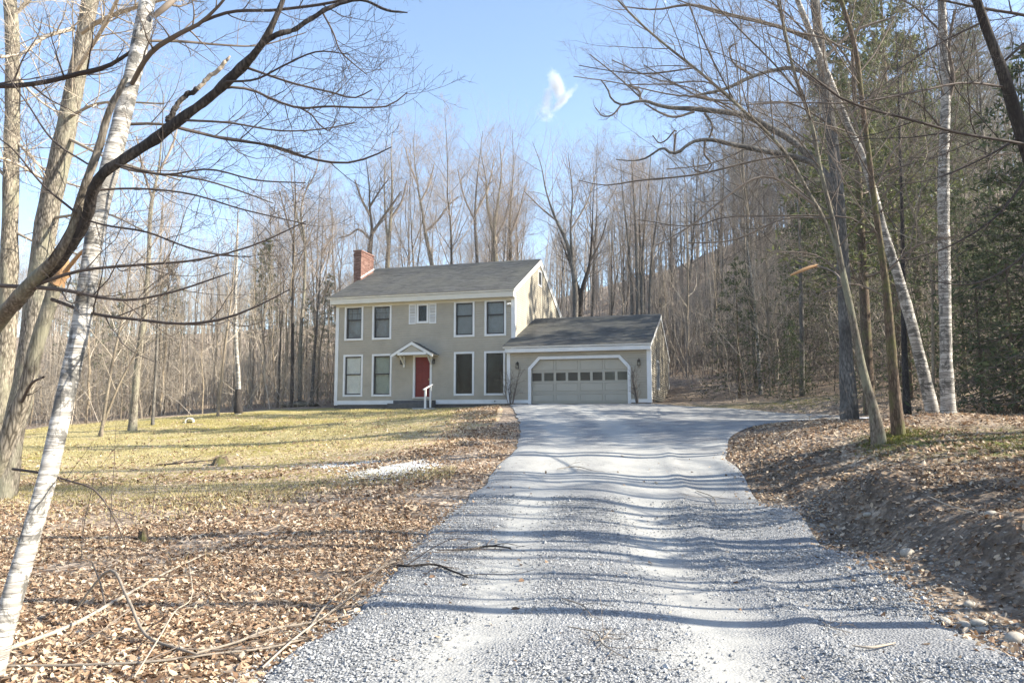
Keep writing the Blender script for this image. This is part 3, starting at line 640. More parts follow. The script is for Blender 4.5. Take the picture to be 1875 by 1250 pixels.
# chimney of single bricks on the far gable end
def chimney():
    x0, x1, y0, y1, z0, z1 = -17.76, -17.29, 4.10, 5.72, -.5, 9.22
    m = MB(); m.box(x0 + .012, x1 - .012, y0 + .012, y1 - .012, z0, z1 - .02); ch = m.build('chimney', 'mortar', H)
    m = MB(); z = 5.0; row = 0
    while z < z1 - .05:
        bulge = .028 if 8.86 < z < 9.05 else 0
        for (fx, a, b, face) in (('y', x0, x1, y0), ('x', y0, y1, x1), ('x', y0, y1, x0), ('y', x0, x1, y1)):
            t = a - (.0 if row % 2 else .105)
            while t < b:
                u0, u1 = max(t + .005, a - bulge), min(t + .205, b + bulge)
                if u1 - u0 > .02:
                    e = random.uniform(0, .004) + bulge
                    if fx == 'y': m.box(u0, u1, (face - e) if face == y0 else face - .014, face + .014 if face == y0 else face + e, z + .005, z + .066)
                    else: m.box((face - .014) if face == x1 else face - e, (face + e) if face == x1 else face + .014, u0 + .001, u1 - .001, z + .005, z + .066)
                t += .21
        z += .071; row += 1
    m.build('chimney_bricks', 'brick', ch, kind='stuff')
    MB().box(x0 - .05, x1 + .05, y0 - .05, y1 + .05, z1 - .02, z1 + .06).build('chimney_cap', 'brick', ch)
    MB().prism([(y0 - .05, EZ + .18 + (y0 - .05 - MY + .5) * .484), (y1 + .05, EZ + .18 + (y1 + .05 - MY + .5) * .484), (y1 + .05, EZ + .26 + (y1 + .05 - MY + .5) * .484), (y0 - .05, EZ + .26 + (y0 - .05 - MY + .5) * .484)], x1 + .018, x1 + .03, 'x').build('flashing', 'flash', ch)
chimney()
# ---- garage
GX0, GX1 = -7.02, 0.0
OP = [(-5.80, 0.0), (-5.80, 1.70), (-5.36, 2.17), (-1.50, 2.17), (-1.07, 1.70), (-1.07, 0.0)]      # chamfered opening
OT = [(-5.95, 0.0), (-5.95, 1.76), (-5.42, 2.31), (-1.44, 2.31), (-.92, 1.76), (-.92, 0.0)]
m = MB()
m.box(GX0, -5.9, 0, .15, 0, 2.75).box(-.97, GX1, 0, .15, 0, 2.75).box(-5.9, -.97, 0, .15, 2.25, 2.75)
m.prism([(-5.9, 1.72), (-5.36, 2.25), (-5.9, 2.25)], 0, .15, 'y').prism([(-.97, 1.72), (-.97, 2.25), (-1.5, 2.25)], 0, .15, 'y')
m.box(GX0 + .002, GX0 + .15, .15, 1.268, 0, 2.75)
m.box(GX1 - .15, GX1, .15, GYB, 0, 2.75).box(GX0, GX1 - .15, GYB - .15, GYB, 0, 2.75)
m.prism([(.0, 2.75), (GYB, 2.75), (GRY, GRZ - .15)], GX1 - .15, GX1, 'x'); m.build('garage_wall', 'siding', H)
def goff(z):
    return [(GX0 + .15, -5.93 if z < 1.76 else -5.93 + (z - 1.76) * .96), (-.94 if z < 1.76 else -.94 - (z - 1.76) * .96, GX1 - .16)]
m = MB(); z = .2
while z < 2.5:
    zm = z + .057
    for a, b in (goff(zm) if zm < 2.30 else [(GX0 + .15, GX1 - .16)]):
        m.prism([(-.002, z), (-.041, z), (-.029, min(z + .096, 2.52)), (-.005, min(z + .0965, 2.525)), (-.005, min(z + .115, 2.53)), (-.002, min(z + .115, 2.53))], a, b, 'x')
    z += .115
m.build('garage_clapboards', 'siding', H, kind='stuff')
def gl2(z):
    if z < 2.6: return (.1, GYB - .1)
    t = (z - 2.6) / (GRZ - 2.6); return (.12 + t * GRY, GYB - .12 - t * (GYB - GRY))
GW = (2.85, 4.05, .75, 2.25)
siding('s', 0, 0, .2, GRZ - .3, [(GW[0] + .02, GW[1] - .02, GW[2] + .02, GW[3] - .02)], GX1 + .002, 'y', gl2, 1).build('garage_clapboards', 'siding', H, kind='stuff')
m = MB(); y0, y1, z0, z1 = GW
for q in ((y0, y0 + .09, z0, z1), (y1 - .09, y1, z0, z1), (y0 + .09, y1 - .09, z0, z0 + .09), (y0 + .09, y1 - .09, z1 - .09, z1)): m.box(.004, .06, *q)
W = m.build('side_window', 'trim', H); MB().box(.006, .02, y0 + .09, y1 - .09, z0 + .09, z1 - .09).build('sash', 'sash', W); MB().box(.022, .026, y0 + .14, y1 - .14, z0 + .14, z1 - .14).build('pane', 'window_glass', W)
m = MB(); m.box(GX0 - .02, GX0 + .15, -.062, .02, .03, 2.53); m.build('corner_board', 'trim', H, .004)
m = MB(); m.box(GX1 - .16, GX1 + .05, -.062, -.001, .03, 2.53).box(GX1 + .001, GX1 + .052, -.061, .14, .03, 2.6); m.build('corner_board', 'trim', H, .004)
MB().box(GX1 + .001, GX1 + .055, GYB - .16, GYB + .02, .03, 2.6).build('corner_board', 'trim', H, .004)
for a, b in ((GX0 + .152, -5.955), (-.915, GX1 - .162)): MB().box(a, b, -.06, -.0015, .04, .20).build('base_board', 'trim', H, .003)
m = MB(); m.box(GX0 - .01, -5.9, -.012, .1, -.4, .035).box(-.97, GX1 + .01, -.012, .1, -.4, .035).box(GX1 - .1, GX1 + .012, .1, GYB, -.5, .16); m.build('foundation', 'foundation', H)
m = MB(); m.prism([(-.34, 2.52), (-.003, 2.52), (-.003, 2.74), (-.34, 2.72)], GX0 - .05, GX1 + .06, 'x'); m.build('cornice', 'trim', H, .005)
m = MB(); deck(m, GX0 + .002, GX1 + .10, -.42, 2.82, GRY, GRZ); deck(m, GX0 + .002, GX1 + .10, GYB + .35, 2.82, GRY, GRZ); deck(m, GX0 - .14, GX0 + .0, -.42, 2.82, 1.2, 2.82 + 1.62 * (GRZ - 2.82) / (GRY + .42)); m.build('roof_deck', 'trim', H)
m = MB(); roof_courses(m, GX0 + .03, GX1 + .115, -.44, 2.814, GRY, GRZ + .003); roof_courses(m, GX0 - .155, GX0 + .027, -.44, 2.814, 1.2, 2.814 + 1.64 * (GRZ - 2.82) / (GRY + .42)); roof_courses(m, GX0 + .03, GX1 + .115, GYB + .37, 2.814, GRY, GRZ + .003)
m.prism([(GRY - .14, GRZ - .04), (GRY, GRZ + .03), (GRY + .14, GRZ - .04), (GRY, GRZ + .005)], GX0 + .03, GX1 + .115, 'x'); m.build('roof_shingles', 'shingle', H, kind='stuff')
rake(GX1 + .045, GX1 + .09, -.30, 2.84, GRY, GRZ - .09, .2).build('rake_board', 'trim', H); rake(GX1 + .045, GX1 + .09, GYB + .25, 2.84, GRY, GRZ - .09, .2).build('rake_board', 'trim', H)
m = MB()
for i in range(5):
    a, b, c, d = OP[i], OP[i + 1], OT[i + 1], OT[i]; m.prism([a, b, c, d], -.07, -.003, 'y')
m.build('garage_door_trim', 'trim', H)
m = MB()
for i in range(5):
    a, b = OP[i], OP[i + 1]
    c = (b[0] * 1.0 + (.04 if i < 2 else -.04) * -1, b[1] + .03); d = (a[0] - (.04 if i < 2 else -.04), a[1] + .03)
    m.prism([a, b, c, d], -.002, .148, 'y')
m.build('garage_door_jamb', 'soffit', H)
# sectional door: 4 rows; rows carry panels, row 3 the eight panes
gd = MB(); gd.box(-5.9, -.97, .135, .15, .0, 2.24); GD = gd.build('garage_door', 'garage_paint', H)
rws = [.02, .54, 1.08, 1.55, 2.235]
xs0, xs1 = -5.84, -1.03
def framed(m, x0, x1, z0, z1, cells, y0, y1):
    wall_core(m, x0, x1, z0, z1, cells, y0, y1)
for r in range(4):
    z0, z1 = rws[r] + .004, rws[r + 1] - .004; n = 8 if r == 2 else 4; cw = (xs1 - xs0) / n; cells = []
    for k in range(n):
        if r == 2: cells.append((xs0 + cw * k + .062, xs0 + cw * (k + 1) - .062, z0 + .035, z1 - .03))
        else: cells.append((xs0 + cw * k + .05, xs0 + cw * (k + 1) - .05, z0 + .07, z1 - .07))
    m = MB(); framed(m, xs0, xs1, z0, z1, cells, .10, .134); s_ = m.build('door_section', 'garage_paint', H); s_.parent = GD
    for c in cells:
        if r == 2: MB().box(c[0] - .002, c[1] + .002, .126, .131, c[2] - .002, c[3] + .002).build('pane', 'pane_dark', GD)
        else: MB().box(c[0] + .012, c[1] - .012, .106, .1335, c[2] + .012, c[3] - .012).build('panel', 'garage_paint', GD, .010)
lantern(-6.48, -.024, 1.93, H, 1.0); lantern(-.52, -.024, 1.96, H, 1.0)
# ---- steps and handrail (rest on the ground: things of their own)
st = thing('front_steps', 'low dark stone steps below the red front door', 'steps', hp(-12.3, .6, -.25), -HY)
MB().box(-1.0, 1.0, -.35, .62, 0, .48).build('upper_step', 'step_stone', st, .015)
MB().box(-1.15, 1.1, -.75, -.352, 0, .32).build('lower_step', 'step_stone', st, .015)
hr = thing('handrail', 'short white handrail beside the steps to the red door', 'handrail', hp(-11.15, -.60, -.25), -HY)
MB().box(-.045, .045, -.045, .045, -.05, 1.02).build('post', 'trim', hr, .004)
MB().box(.03, .11, .48, .56, .1, 1.22).build('post', 'trim', hr, .004)
m = MB(); m.bar((-.03, -.14, .98), (.09, .68, 1.28), .10, .04); m.build('rail', 'trim', hr)
m = MB(); m.box(-.6, .55, -.25, .12, .0, .055); m.build('paving_slab', 'concrete', hr, .01)

# ------------------------------------------------------------------ trees
UPV = np.array([0, 0, 1.0])
def tree_thing(name, label, cat, loc, group, trunk_me, crown_me, tm, cm, rz=0, sc=1.0, crown='branches'):
    t = thing(name, label, cat, loc, rz, group); t.scale = (sc, sc, sc)
    if trunk_me:
        if not trunk_me.materials: trunk_me.materials.append(M[tm])
        o = bpy.data.objects.new('trunk', trunk_me); C.objects.link(o); o.parent = t
    if crown_me:
        if not crown_me.materials: crown_me.materials.append(M[cm])
        o = bpy.data.objects.new(crown, crown_me); C.objects.link(o); o.parent = t
    return t
def hardwood(h, r, k1=22, k2=8, k3=6, k4=3, t0=.3, ang=48, wander=.03, fork=0, l1=.34, up=.10, lean=0):
    """arrays of a leafless tree standing at the origin"""
    n = 16; tr = np.zeros((n, 3)); tr[:, 2] = np.linspace(-.35, h, n); a = rng.random() * 6.28
    d = np.cumsum(rng.normal(size=(n, 2)) * wander * h / n * 1.6, 0); d -= d[1]; tr[:, :2] = d; tr[:2, :2] = 0
    tr[:, 0] += lean * h * (np.linspace(0, 1, n) ** 1.3)
    R = r * np.r_[1.35, 1.05, np.linspace(1, .03, n - 2)]
    trunks, TR = [tr], [R]
    for i in range(fork):
        Q, q = grow(tr[None], R[None], 1, .34 + .14 * i, .42 + .15 * i, 24, lambda t, L: h * .48, n, .07, .05, .75, .05); trunks.append(Q[0]); TR.append(q[0])
    P0 = np.array(trunks); R0 = np.array(TR)
    P1, R1 = grow(P0, R0, k1, t0, .985, ang, lambda t, L: h * l1 * (1.12 - t), 9, up, .13, .5, .2, rmax=r * .42)
    P2, R2 = grow(P1, R1, k2, .18, .98, 42, lambda t, L: L * .52 * (1.15 - t * .75), 6, up * .8, .16, .55, .25, rmin=.004)
    P3, R3 = grow(P2, R2, k3, .15, 1, 40, lambda t, L: L * .55 * (1.1 - t * .6), 4, .06, .18, .55, .4, rmin=.003)
    P4, R4 = grow(P3, R3, k4, .2, 1, 38, lambda t, L: L * .6, 3, .05, .15, .6, .6, rmin=.0026)
    T = Tubes(); T.add(P0, R0, 9, rough=.08); B = Tubes()
    B.add(P1, R1, 5); B.add(P2, R2, 3); B.add(P3, R3, 3); B.add(P4, R4, 3)
    return T, B
def conifer(h, r, nb=80, l=.26, t0=.1, droop=-.03, twn=9, needle=.16, per=6):
    n = 12; tr = np.zeros((n, 3)); tr[:, 2] = np.linspace(-.3, h, n); R = r * np.linspace(1.05, .06, n)
    P1, R1 = grow(tr[None], R[None], nb, t0, .99, 82, lambda t, L: h * l * (1.06 - t) ** .8, 7, droop, .07, .3, .2, rmax=r * .3)
    P2, R2 = grow(P1, R1, twn, .15, 1, 50, lambda t, L: L * .45 * (1.15 - t * .7), 4, -.03, .1, .5, .3, rmin=.003, flat=.6)
    T = Tubes(); T.add(tr[None], R[None], 7, rough=.06); B = Tubes(); B.add(P1, R1, 4); B.add(P2, R2, 3)
    # needle sprays along the twigs
    m = len(P2); u = rng.random((m, per)) * 2.99; i = u.astype(int); f = (u - i)[..., None]; mi = np.arange(m)[:, None]
    c = (P2[mi, i] * (1 - f) + P2[mi, i + 1] * f).reshape(-1, 3); d = unit((P2[mi, i + 1] - P2[mi, i]).reshape(-1, 3) + rng.normal(size=(m * per, 3)) * .55)
    s = unit(np.cross(d, rng.normal(size=d.shape))); L = needle * (.6 + .9 * rng.random((len(c), 1))); w_ = L * .15
    q = np.stack([c, c + d * L * .5 + s * w_, c + d * L, c + d * L * .5 - s * w_], 1).reshape(-1, 3)
    return T, B, q, np.arange(len(q)).reshape(-1, 4)
def conifer_meshes(name, *a, **k):
    T, B, q, f = conifer(*a, **k)
    tm = T.mesh(name + '_trunk'); bm_ = B.mesh(name + '_limbs'); nm = mesh_from(name + '_needles', q, [f]); return tm, bm_, nm
# prototypes (mesh data shared by every copy)
PH = []
for spec in (dict(h=19, r=.115, fork=1, k1=17, ang=58, l1=.42), dict(h=17, r=.095, fork=2, k1=14), dict(h=20, r=.125, t0=.42, fork=0, k1=26), dict(h=16, r=.09, fork=1, k1=16), dict(h=18.5, r=.105, t0=.45, fork=2, k1=12, l1=.28), dict(h=17.5, r=.10, fork=3, k1=12, ang=56, l1=.38)):
    T, B = hardwood(**spec); PH.append((T.mesh('hardwood_trunk'), B.mesh('hardwood_branches'), spec['h']))
PS = []
for spec in (dict(h=11, r=.055, k1=16, k2=4, k3=3, k4=2, t0=.25, l1=.22), dict(h=9, r=.045, k1=14, k2=4, k3=3, k4=2, t0=.2, l1=.24), dict(h=13, r=.075, k1=20, k2=4, k3=3, k4=2, t0=.3, l1=.2), dict(h=7, r=.032, k1=12, k2=4, k3=3, k4=2, t0=.15, l1=.3), dict(h=12, r=.06, k1=14, k2=4, k3=3, k4=2, t0=.4, l1=.2, lean=.12)):
    T, B = hardwood(wander=.05, **spec); PS.append((T.mesh('sapling_trunk'), B.mesh('sapling_branches'), spec['h']))
PC = [conifer_meshes('pine', 17, .20, 64, .2, .25, .02, 11, .2, 12) + (17,), conifer_meshes('pine', 20, .22, 72, .19, .3, .02, 11, .2, 12) + (20,),
      conifer_meshes('hemlock', 9, .10, 70, .3, .05, -.05, 9, .15, 7) + (9,), conifer_meshes('hemlock', 5.5, .06, 60, .36, .03, -.06, 8, .13, 7) + (5.5,)]
for k, p in enumerate(PC): p[1].materials.append(M['twig']); p[2].materials.append(M['needles_pine' if k < 2 else 'needles'])
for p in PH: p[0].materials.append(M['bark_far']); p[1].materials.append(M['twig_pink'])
PB = []
for spec in (dict(h=17, r=.17, k1=10, t0=.45), dict(h=16, r=.15, k1=9, t0=.5, fork=1), dict(h=15, r=.13, k1=9, t0=.4), dict(h=18, r=.19, k1=11, t0=.5, fork=1)):
    T, B = hardwood(k2=4, k3=3, k4=2, **spec); PB.append((T.mesh('hardwood_trunk'), B.mesh('hardwood_branches'), spec['h']))
for p in PB: p[0].materials.append(M['bark_grey']); p[1].materials.append(M['twig'])
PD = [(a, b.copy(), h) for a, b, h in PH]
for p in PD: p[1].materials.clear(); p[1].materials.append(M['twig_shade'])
def put_hardwood(x, y, k, sc, label, group, tm='bark_far', cm='twig_pink', name='bare_tree', cat='tree'):
    t_, b_, h = {0: PH, 1: PS, 2: PB, 3: PD}[k // 100][k % 100]
    t = tree_thing(name, label, cat, (x, y, g1(x, y)), group, t_, b_, tm, cm, rng.random() * 6.28, sc)
    t.rotation_euler[0] = rng.normal() * .035; t.rotation_euler[1] = rng.normal() * .04; return t
def put_conifer(x, y, k, sc, label, group, name='pine_tree'):
    p = PC[k]; t = tree_thing(name, label, 'tree', (x, y, g1(x, y)), group, p[0], p[1], 'bark_moss', 'twig', rng.random() * 6.28, sc)
    o = bpy.data.objects.new('needles', p[2]); C.objects.link(o); o.parent = t; return t
for p in PS: p[0].materials.append(M['bark_sapling']); p[1].materials.append(M['twig_pale'])

# ---- the trees that can be told apart: stems laid out from the photograph, each at its own distance
def stem(pts, Y, n=26, flare=1.25):
    """pts: (px, py, width px[, Y]) -> points and radii"""
    P, R = [], []
    for p in pts:
        y = p[3] if len(p) > 3 else Y
        P.append(at(p[0], p[1], y)); R.append(p[2] / 1400 * y / 2)
    Q = catmull(np.c_[np.array(P), np.array(R)], n); r = np.maximum(Q[:, 3], .002)
    return Q[:, :3], r
def hero(name, label, cat, stems, limbs, Y, bk, tw, twigs=(8, 5, 3), tl=1.0, ground=True, sides=14, extra=None, t0=.12, broken=(), limb_sides=7, up=.05, trunk_twigs=0, smats=None, fine=1.0):
    P0 = [stem(s, Y) for s in stems]; base = P0[0][0][0].copy(); gzv = g1(base[0], base[1])
    if ground:                                                       # plant the foot of the stem into the ground
        p, r = P0[0]; d = p[0] - p[2]; d = d / abs(d[2]) if abs(d[2]) > 1e-3 else np.array([0, 0, -1.])
        k = p[0][2] - gzv + .25
        if k > 0: foot = p[0] + d * k * np.array([.6, .6, 1]); p = np.vstack([foot, p]); r = np.r_[r[0] * (1.3 if k < 1 else 1.12), r]; P0[0] = (p, r)
        elif k < -.0: pass
        base = P0[0][0][0].copy(); base[2] = g1(base[0], base[1])
    t = thing(name, label, cat, base)
    T = Tubes(); smats = smats or {}
    for i, (p, r) in enumerate(P0):
        if i in smats:
            S_ = Tubes(); q = catmull(np.c_[p, r], 64); jit = np.stack([noise2(np.linspace(0, 34, 64), np.full(64, 3. * c_ + i), 1.0, 12 + c_) for c_ in range(3)], 1); q[:, :3] += jit * q[:, 3:4] * .75 * np.clip(np.linspace(0, 6, 64), 0, 1)[:, None]; lump = 1 + .10 * noise2(np.linspace(0, 60, 64), np.full(64, i * 7.), 1.0, 9) + .05 * rng.normal(size=64)
            S_.add(q[:, :3], q[:, 3] * lump, sides, cap=True, rough=.16); link('limb', S_.mesh('limb', base), smats[i], t)
        else: q = catmull(np.c_[p, r], 44); q[:, 3] *= 1 + .05 * noise2(np.linspace(0, 40, 44), np.full(44, float(i)), 1.0, 8) + .03 * rng.normal(size=44); T.add(q[:, :3], q[:, 3], sides, cap=i in broken, rough=.09)
    me = T.mesh('trunk', base); link('trunk', me, bk, t)
    B = Tubes(); LP = []; LR = []
    for l in limbs:
        p, r = stem(l, Y, 16); LP.append(p); LR.append(r)
    if LP:
        LP, LR = np.array(LP), np.array(LR); B.add(LP, LR, limb_sides, rough=.05)
        src = [(LP, LR, twigs[0], t0)]
    else: src = []
    if trunk_twigs: 
        for p, r in P0:
            p2 = catmull(p, 16); r2 = np.interp(np.linspace(0, 1, 16), np.linspace(0, 1, len(r)), r); src.append((p2[None], r2[None], trunk_twigs, .35))
    for P, R, k, tt in src:
        LL = np.linalg.norm(np.diff(P, axis=1), axis=2).sum(1).mean()
        A, a_ = grow(P, R, k, tt, .99, 46, lambda t, L: np.clip(L * .38 * (1.15 - t * .7), .5, 3.4) * tl, 9, up, .11, .45, .2, rmax=.016 * fine, rmin=.0026 * fine)
        Bq, b_ = grow(A, a_, twigs[1], .15, 1, 44, lambda t, L: L * .46 * (1.1 - t * .6), 6, up, .13, .55, .35, rmin=.0018 * fine)
        Cq, c_ = grow(Bq, b_, twigs[2], .15, 1, 42, lambda t, L: L * .5, 4, up, .14, .6, .5, rmin=.0013 * fine)
        B.add(A, a_, 4); B.add(Bq, b_, 3); B.add(Cq, c_, 3)
    if B.n: link('branches', B.mesh('branches', base), tw, t)
    if extra: extra(t, base)
    return t
# left foreground
hero('birch_tree', 'leaning white birch with banded bark at the left of the lawn', 'birch',
     [[(-14, 1235, 37.6, 5.2), (11, 1142, 36.8, 5.3), (32, 1052, 35.2, 5.4), (68, 944, 32.9, 5.6), (99, 822, 32.1, 5.8), (124, 702, 32.1, 6.0), (144, 618, 32.1, 6.15), (161, 518, 32.1, 6.3), (171, 434, 32.9, 6.45), (183, 380, 32.9, 6.5), (215, 252, 32.1, 6.7), (235, 168, 31.3, 6.85), (259, 67, 30.5, 7.0), (269, 0, 29.8, 7.1), (282, -140, 25.8, 7.3), (300, -420, 15.7, 7.6), (320, -700, 6.3, 8)]],
     [[(238, 160, 9, 6.85), (276, 97, 10, 6.5), (333, 60, 9, 6.2), (370, 40, 7, 6.0), (412, -2, 5, 5.9), (450, -60, 4, 5.8)], [(282, 30, 10, 7.0), (300, 15, 12, 7.0), (330, -12, 9, 7.1), (370, -80, 6, 7.3)],
      [(205, 300, 5, 6.6), (240, 312, 4, 6.5), (302, 319, 4, 6.4), (370, 329, 3.5, 6.3), (437, 349, 3, 6.2), (500, 372, 2, 6.1)], [(222, 228, 6, 6.8), (299, 228, 5, 6.9), (353, 242, 4, 7), (470, 262, 3, 7.2), (560, 290, 2, 7.4)],
      [(250, 75, 5, 7), (330, 76, 5, 7.3), (400, 82, 4, 7.6), (470, 84, 3, 7.9), (560, 60, 2, 8.2)]], 6, 'bark_birch', 'twig', (9, 5, 4), .9, sides=20)
hero('maple_tree', 'forked maple with a heavy dark limb rising in front of the leaning birch', 'maple',
     [[(-70, 700, 35.2, 7.0), (-30, 625, 31.0, 6.8), (20, 560, 26.8, 6.5), (67, 508, 23.9, 6.35), (105, 470, 21.8, 6.25), (128, 435, 19.7, 6.2), (140, 395, 17.6, 6.15), (151, 353, 16.2, 6.1), (178, 279, 14.1, 6.1), (208, 185, 12.0, 6.1), (222, 160, 10.6, 6.1), (231, 141, 9.2, 6.1)],
      [(60, 520, 21.1, 6.45), (110, 478, 19.7, 6.3), (140, 430, 19.0, 6.2), (156, 385, 19.0, 6.1), (174, 336, 19.7, 6.0), (220, 298, 19.0, 5.95), (262, 270, 19.0, 5.95), (296, 249, 21.1, 5.95), (336, 215, 16.9, 5.9), (400, 165, 16.2, 5.85), (437, 128, 19.0, 5.8), (455, 110, 14.8, 5.75), (470, 97, 13.4, 5.7), (490, 71, 14.8, 5.65), (503, 40, 10.6, 5.6), (516, 0, 9.2, 5.6), (545, -90, 6.3, 5.6), (590, -220, 2.8, 5.7)],
      [(485, 77, 10.6, 5.65), (510, 62, 9.9, 5.6), (537, 53, 9.2, 5.6), (580, 28, 8.4, 5.6), (632, 3, 7.0, 5.6), (664, 1, 5.6, 5.6), (704, 17, 4.9, 5.6), (728, 22, 4.2, 5.6), (746, 24, 2.1, 5.6)],
      [(300, 244, 12.7, 5.9), (316, 205, 9.9, 5.95), (340, 175, 9.2, 6.0), (362, 163, 9.2, 6.0)],
      [(361, 164, 7.7, 6.0), (385, 140, 8.1, 6.0), (404, 124, 7.7, 6.0), (415, 110, 6.3, 6.0), (422, 103, 3.5, 6.0)],
      [(-90, 560, 31.0, 6.9), (-20, 590, 28.2, 6.7), (30, 555, 22.5, 6.5), (75, 505, 16.9, 6.4)]],
     [[(67, 521, 7, 6.4), (141, 497, 6, 6.2), (269, 484, 5, 6.0), (353, 477, 4, 5.9), (470, 447, 3, 5.8), (560, 405, 2, 5.7)],
      [(95, 548, 7, 6.4), (175, 575, 6.5, 6.2), (262, 586, 6, 6.0), (336, 593, 5.5, 5.9), (403, 585, 5, 5.8), (470, 561, 3, 5.7), (530, 530, 2, 5.6)],
      [(0, 523, 8, 6.5), (60, 526, 8, 6.4), (130, 533, 8, 6.2), (185, 545, 6, 6.1), (240, 549, 5, 6.0), (310, 536, 4, 5.9), (420, 500, 2.5, 5.8)],
      [(150, 400, 4, 6.2), (195, 413, 4, 6.0), (269, 425, 4, 5.9), (336, 450, 3.5, 5.8), (403, 467, 3, 5.8), (460, 470, 2, 5.8)],
      [(-60, 150, 8, 7.4), (0, 158, 9, 7.3), (84, 150, 9, 7.2), (141, 136, 9, 7.1), (200, 120, 8, 7.0), (240, 95, 6, 6.9)],
      [(370, 40, 6, 6), (400, 28, 6, 6), (513, 18, 5.5, 5.8), (624, 1, 5, 5.7), (700, -25, 3, 5.6)],
      [(440, 120, 6, 5.8), (463, 128, 5, 5.8), (545, 155, 4, 5.8), (606, 169, 3.5, 5.8), (651, 179, 3, 5.8), (682, 164, 2, 5.8)],
      [(400, 162, 6, 5.9), (430, 160, 5, 5.9), (461, 165, 5, 6.0), (506, 185, 4.5, 6.0), (550, 198, 4.5, 6.0), (598, 195, 4, 6.0), (664, 197, 3.5, 6.0), (714, 193, 3, 6.0), (746, 169, 2, 6.0)],
      [(548, 197, 3.5, 6.0), (570, 210, 3.2, 6.0), (585, 228, 3, 6.0), (602, 239, 2.5, 6.0), (615, 222, 2, 6.0)],
      [(320, 232, 6, 6.0), (360, 242, 6, 6.2), (400, 252, 5.5, 6.4), (506, 269, 5, 6.4), (580, 293, 4.5, 6.4), (638, 298, 4, 6.4), (677, 288, 3.5, 6.4), (717, 269, 2, 6.4)],
      [(415, 150, 5, 5.8), (470, 145, 4, 5.7), (520, 120, 3.5, 5.6), (580, 95, 3, 5.5), (640, 100, 2, 5.4)],
      [(330, 220, 5, 5.9), (420, 225, 4, 5.8), (520, 240, 3, 5.8), (600, 235, 2.5, 5.8), (650, 225, 2, 5.8)],
      [(590, 22, 4, 5.6), (610, 60, 3.5, 5.6), (624, 95, 3, 5.6), (645, 115, 2.5, 5.6), (672, 137, 2, 5.6)],
      [(150, 350, 5, 6.1), (240, 345, 4, 6.2), (330, 352, 3.5, 6.2), (450, 385, 3, 6), (560, 410, 2, 5.9)],
      [(210, 300, 4, 5.9), (300, 320, 4, 5.9), (380, 310, 3.5, 5.9), (470, 330, 3, 5.9), (560, 335, 2, 5.9)],
      [(160, 300, 4, 6.1), (100, 260, 4, 6.1), (50, 190, 3, 6.1), (0, 120, 2.5, 6.1)], [(140, 390, 5, 6.1), (80, 340, 4, 6.0), (20, 270, 3, 5.9), (-40, 230, 2, 5.9)]], 6.5, 'bark_maple', 'twig_dark', (9, 5, 4), 1.0, ground=False, sides=16, broken=(0,), limb_sides=6, up=.07, smats={1: 'bark_dark', 2: 'bark_dark', 3: 'bark_dark', 4: 'pale_wood'})
def broken_top(t, base):
    p, r = stem([(101, 520, 30, 7.6), (112, 500, 26, 7.6), (121, 482, 13, 7.6), (124, 470, 3, 7.6)], 7.6, 8)
    T = Tubes(); T.add(p, r, 9, cap=True, rough=.5); link('splintered_wood', T.mesh('splintered_wood', base), 'raw_wood', t)
    p, r = stem([(118, 500, 8, 7.5), (142, 470, 7, 7.4), (165, 446, 5, 7.3), (184, 424, 2, 7.2)], 7.5, 8); T = Tubes(); T.add(p, r, 6, cap=True, rough=.3); link('splinter', T.mesh('splinter', base), 'raw_wood', t)
hero('broken_tree', 'brown tree snapped off short, bare orange wood at its splintered top', 'tree',
     [[(-30, 900, 32.0, 7.7), (0, 840, 30.4, 7.6), (20, 786, 28.8, 7.6), (47, 719, 27.2, 7.6), (67, 635, 25.6, 7.6), (91, 558, 24.8, 7.6), (103, 518, 24.0, 7.6)]], [[(40, 735, 6, 7.5), (60, 700, 5, 7.2), (80, 690, 4, 7)]], 7.6, 'bark_tan', 'twig_dark', (3, 3, 2), .5, extra=broken_top)
hero('ash_tree', 'tall pale grey tree rising straight behind the birch, left edge', 'tree',
     [[(22, 800, 40), (45, 700, 38), (60, 600, 38), (70, 518, 38), (81, 434, 38), (92, 370, 37), (108, 302, 37), (128, 202, 34), (140, 140, 31), (151, 84, 30), (165, 0, 28), (182, -150, 22), (200, -400, 10), (205, -560, 4)]],
     [[(150, 60, 9, 15), (180, 40, 9, 14.5), (230, 20, 8, 14), (330, -10, 5, 13.5)], [(140, 130, 9, 15), (200, 30, 7, 14), (240, -60, 5, 13)], [(135, 52, 8), (70, 75, 7, 14), (40, 98, 6, 13.5), (0, 105, 5, 13)], [(125, 215, 7), (190, 188, 5, 14.5), (300, 190, 3, 14)], [(118, 250, 7), (200, 290, 5, 15), (330, 330, 3, 14.5)], [(100, 340, 6), (30, 300, 5, 15), (-40, 280, 4, 14)], [(90, 400, 6), (180, 390, 4, 15), (260, 420, 3, 14)]], 15.5, 'bark_tan', 'twig_pale', (16, 9, 4), 1.2, sides=16, trunk_twigs=16)
hero('oak_tree', 'straight tree at the far left edge, beside the pale grey one', 'tree',
     [[(-6, 830, 34), (5, 700, 32), (13, 600, 30), (17, 450, 28), (20, 302, 27), (23, 168, 26), (21, 50, 24), (14, -60, 21), (8, -300, 14), (8, -520, 6)]],
     [[(22, 30, 8), (45, 8, 7), (70, -30, 5)], [(22, 130, 6), (80, 190, 4), (160, 230, 3)], [(20, 250, 6), (110, 330, 4), (180, 350, 3)], [(18, 420, 6), (80, 450, 4), (170, 470, 3)], [(16, 330, 6), (-60, 250, 5), (-140, 200, 4)]], 17, 'bark_tan', 'twig_pale', (16, 9, 4), 1.2, trunk_twigs=16)
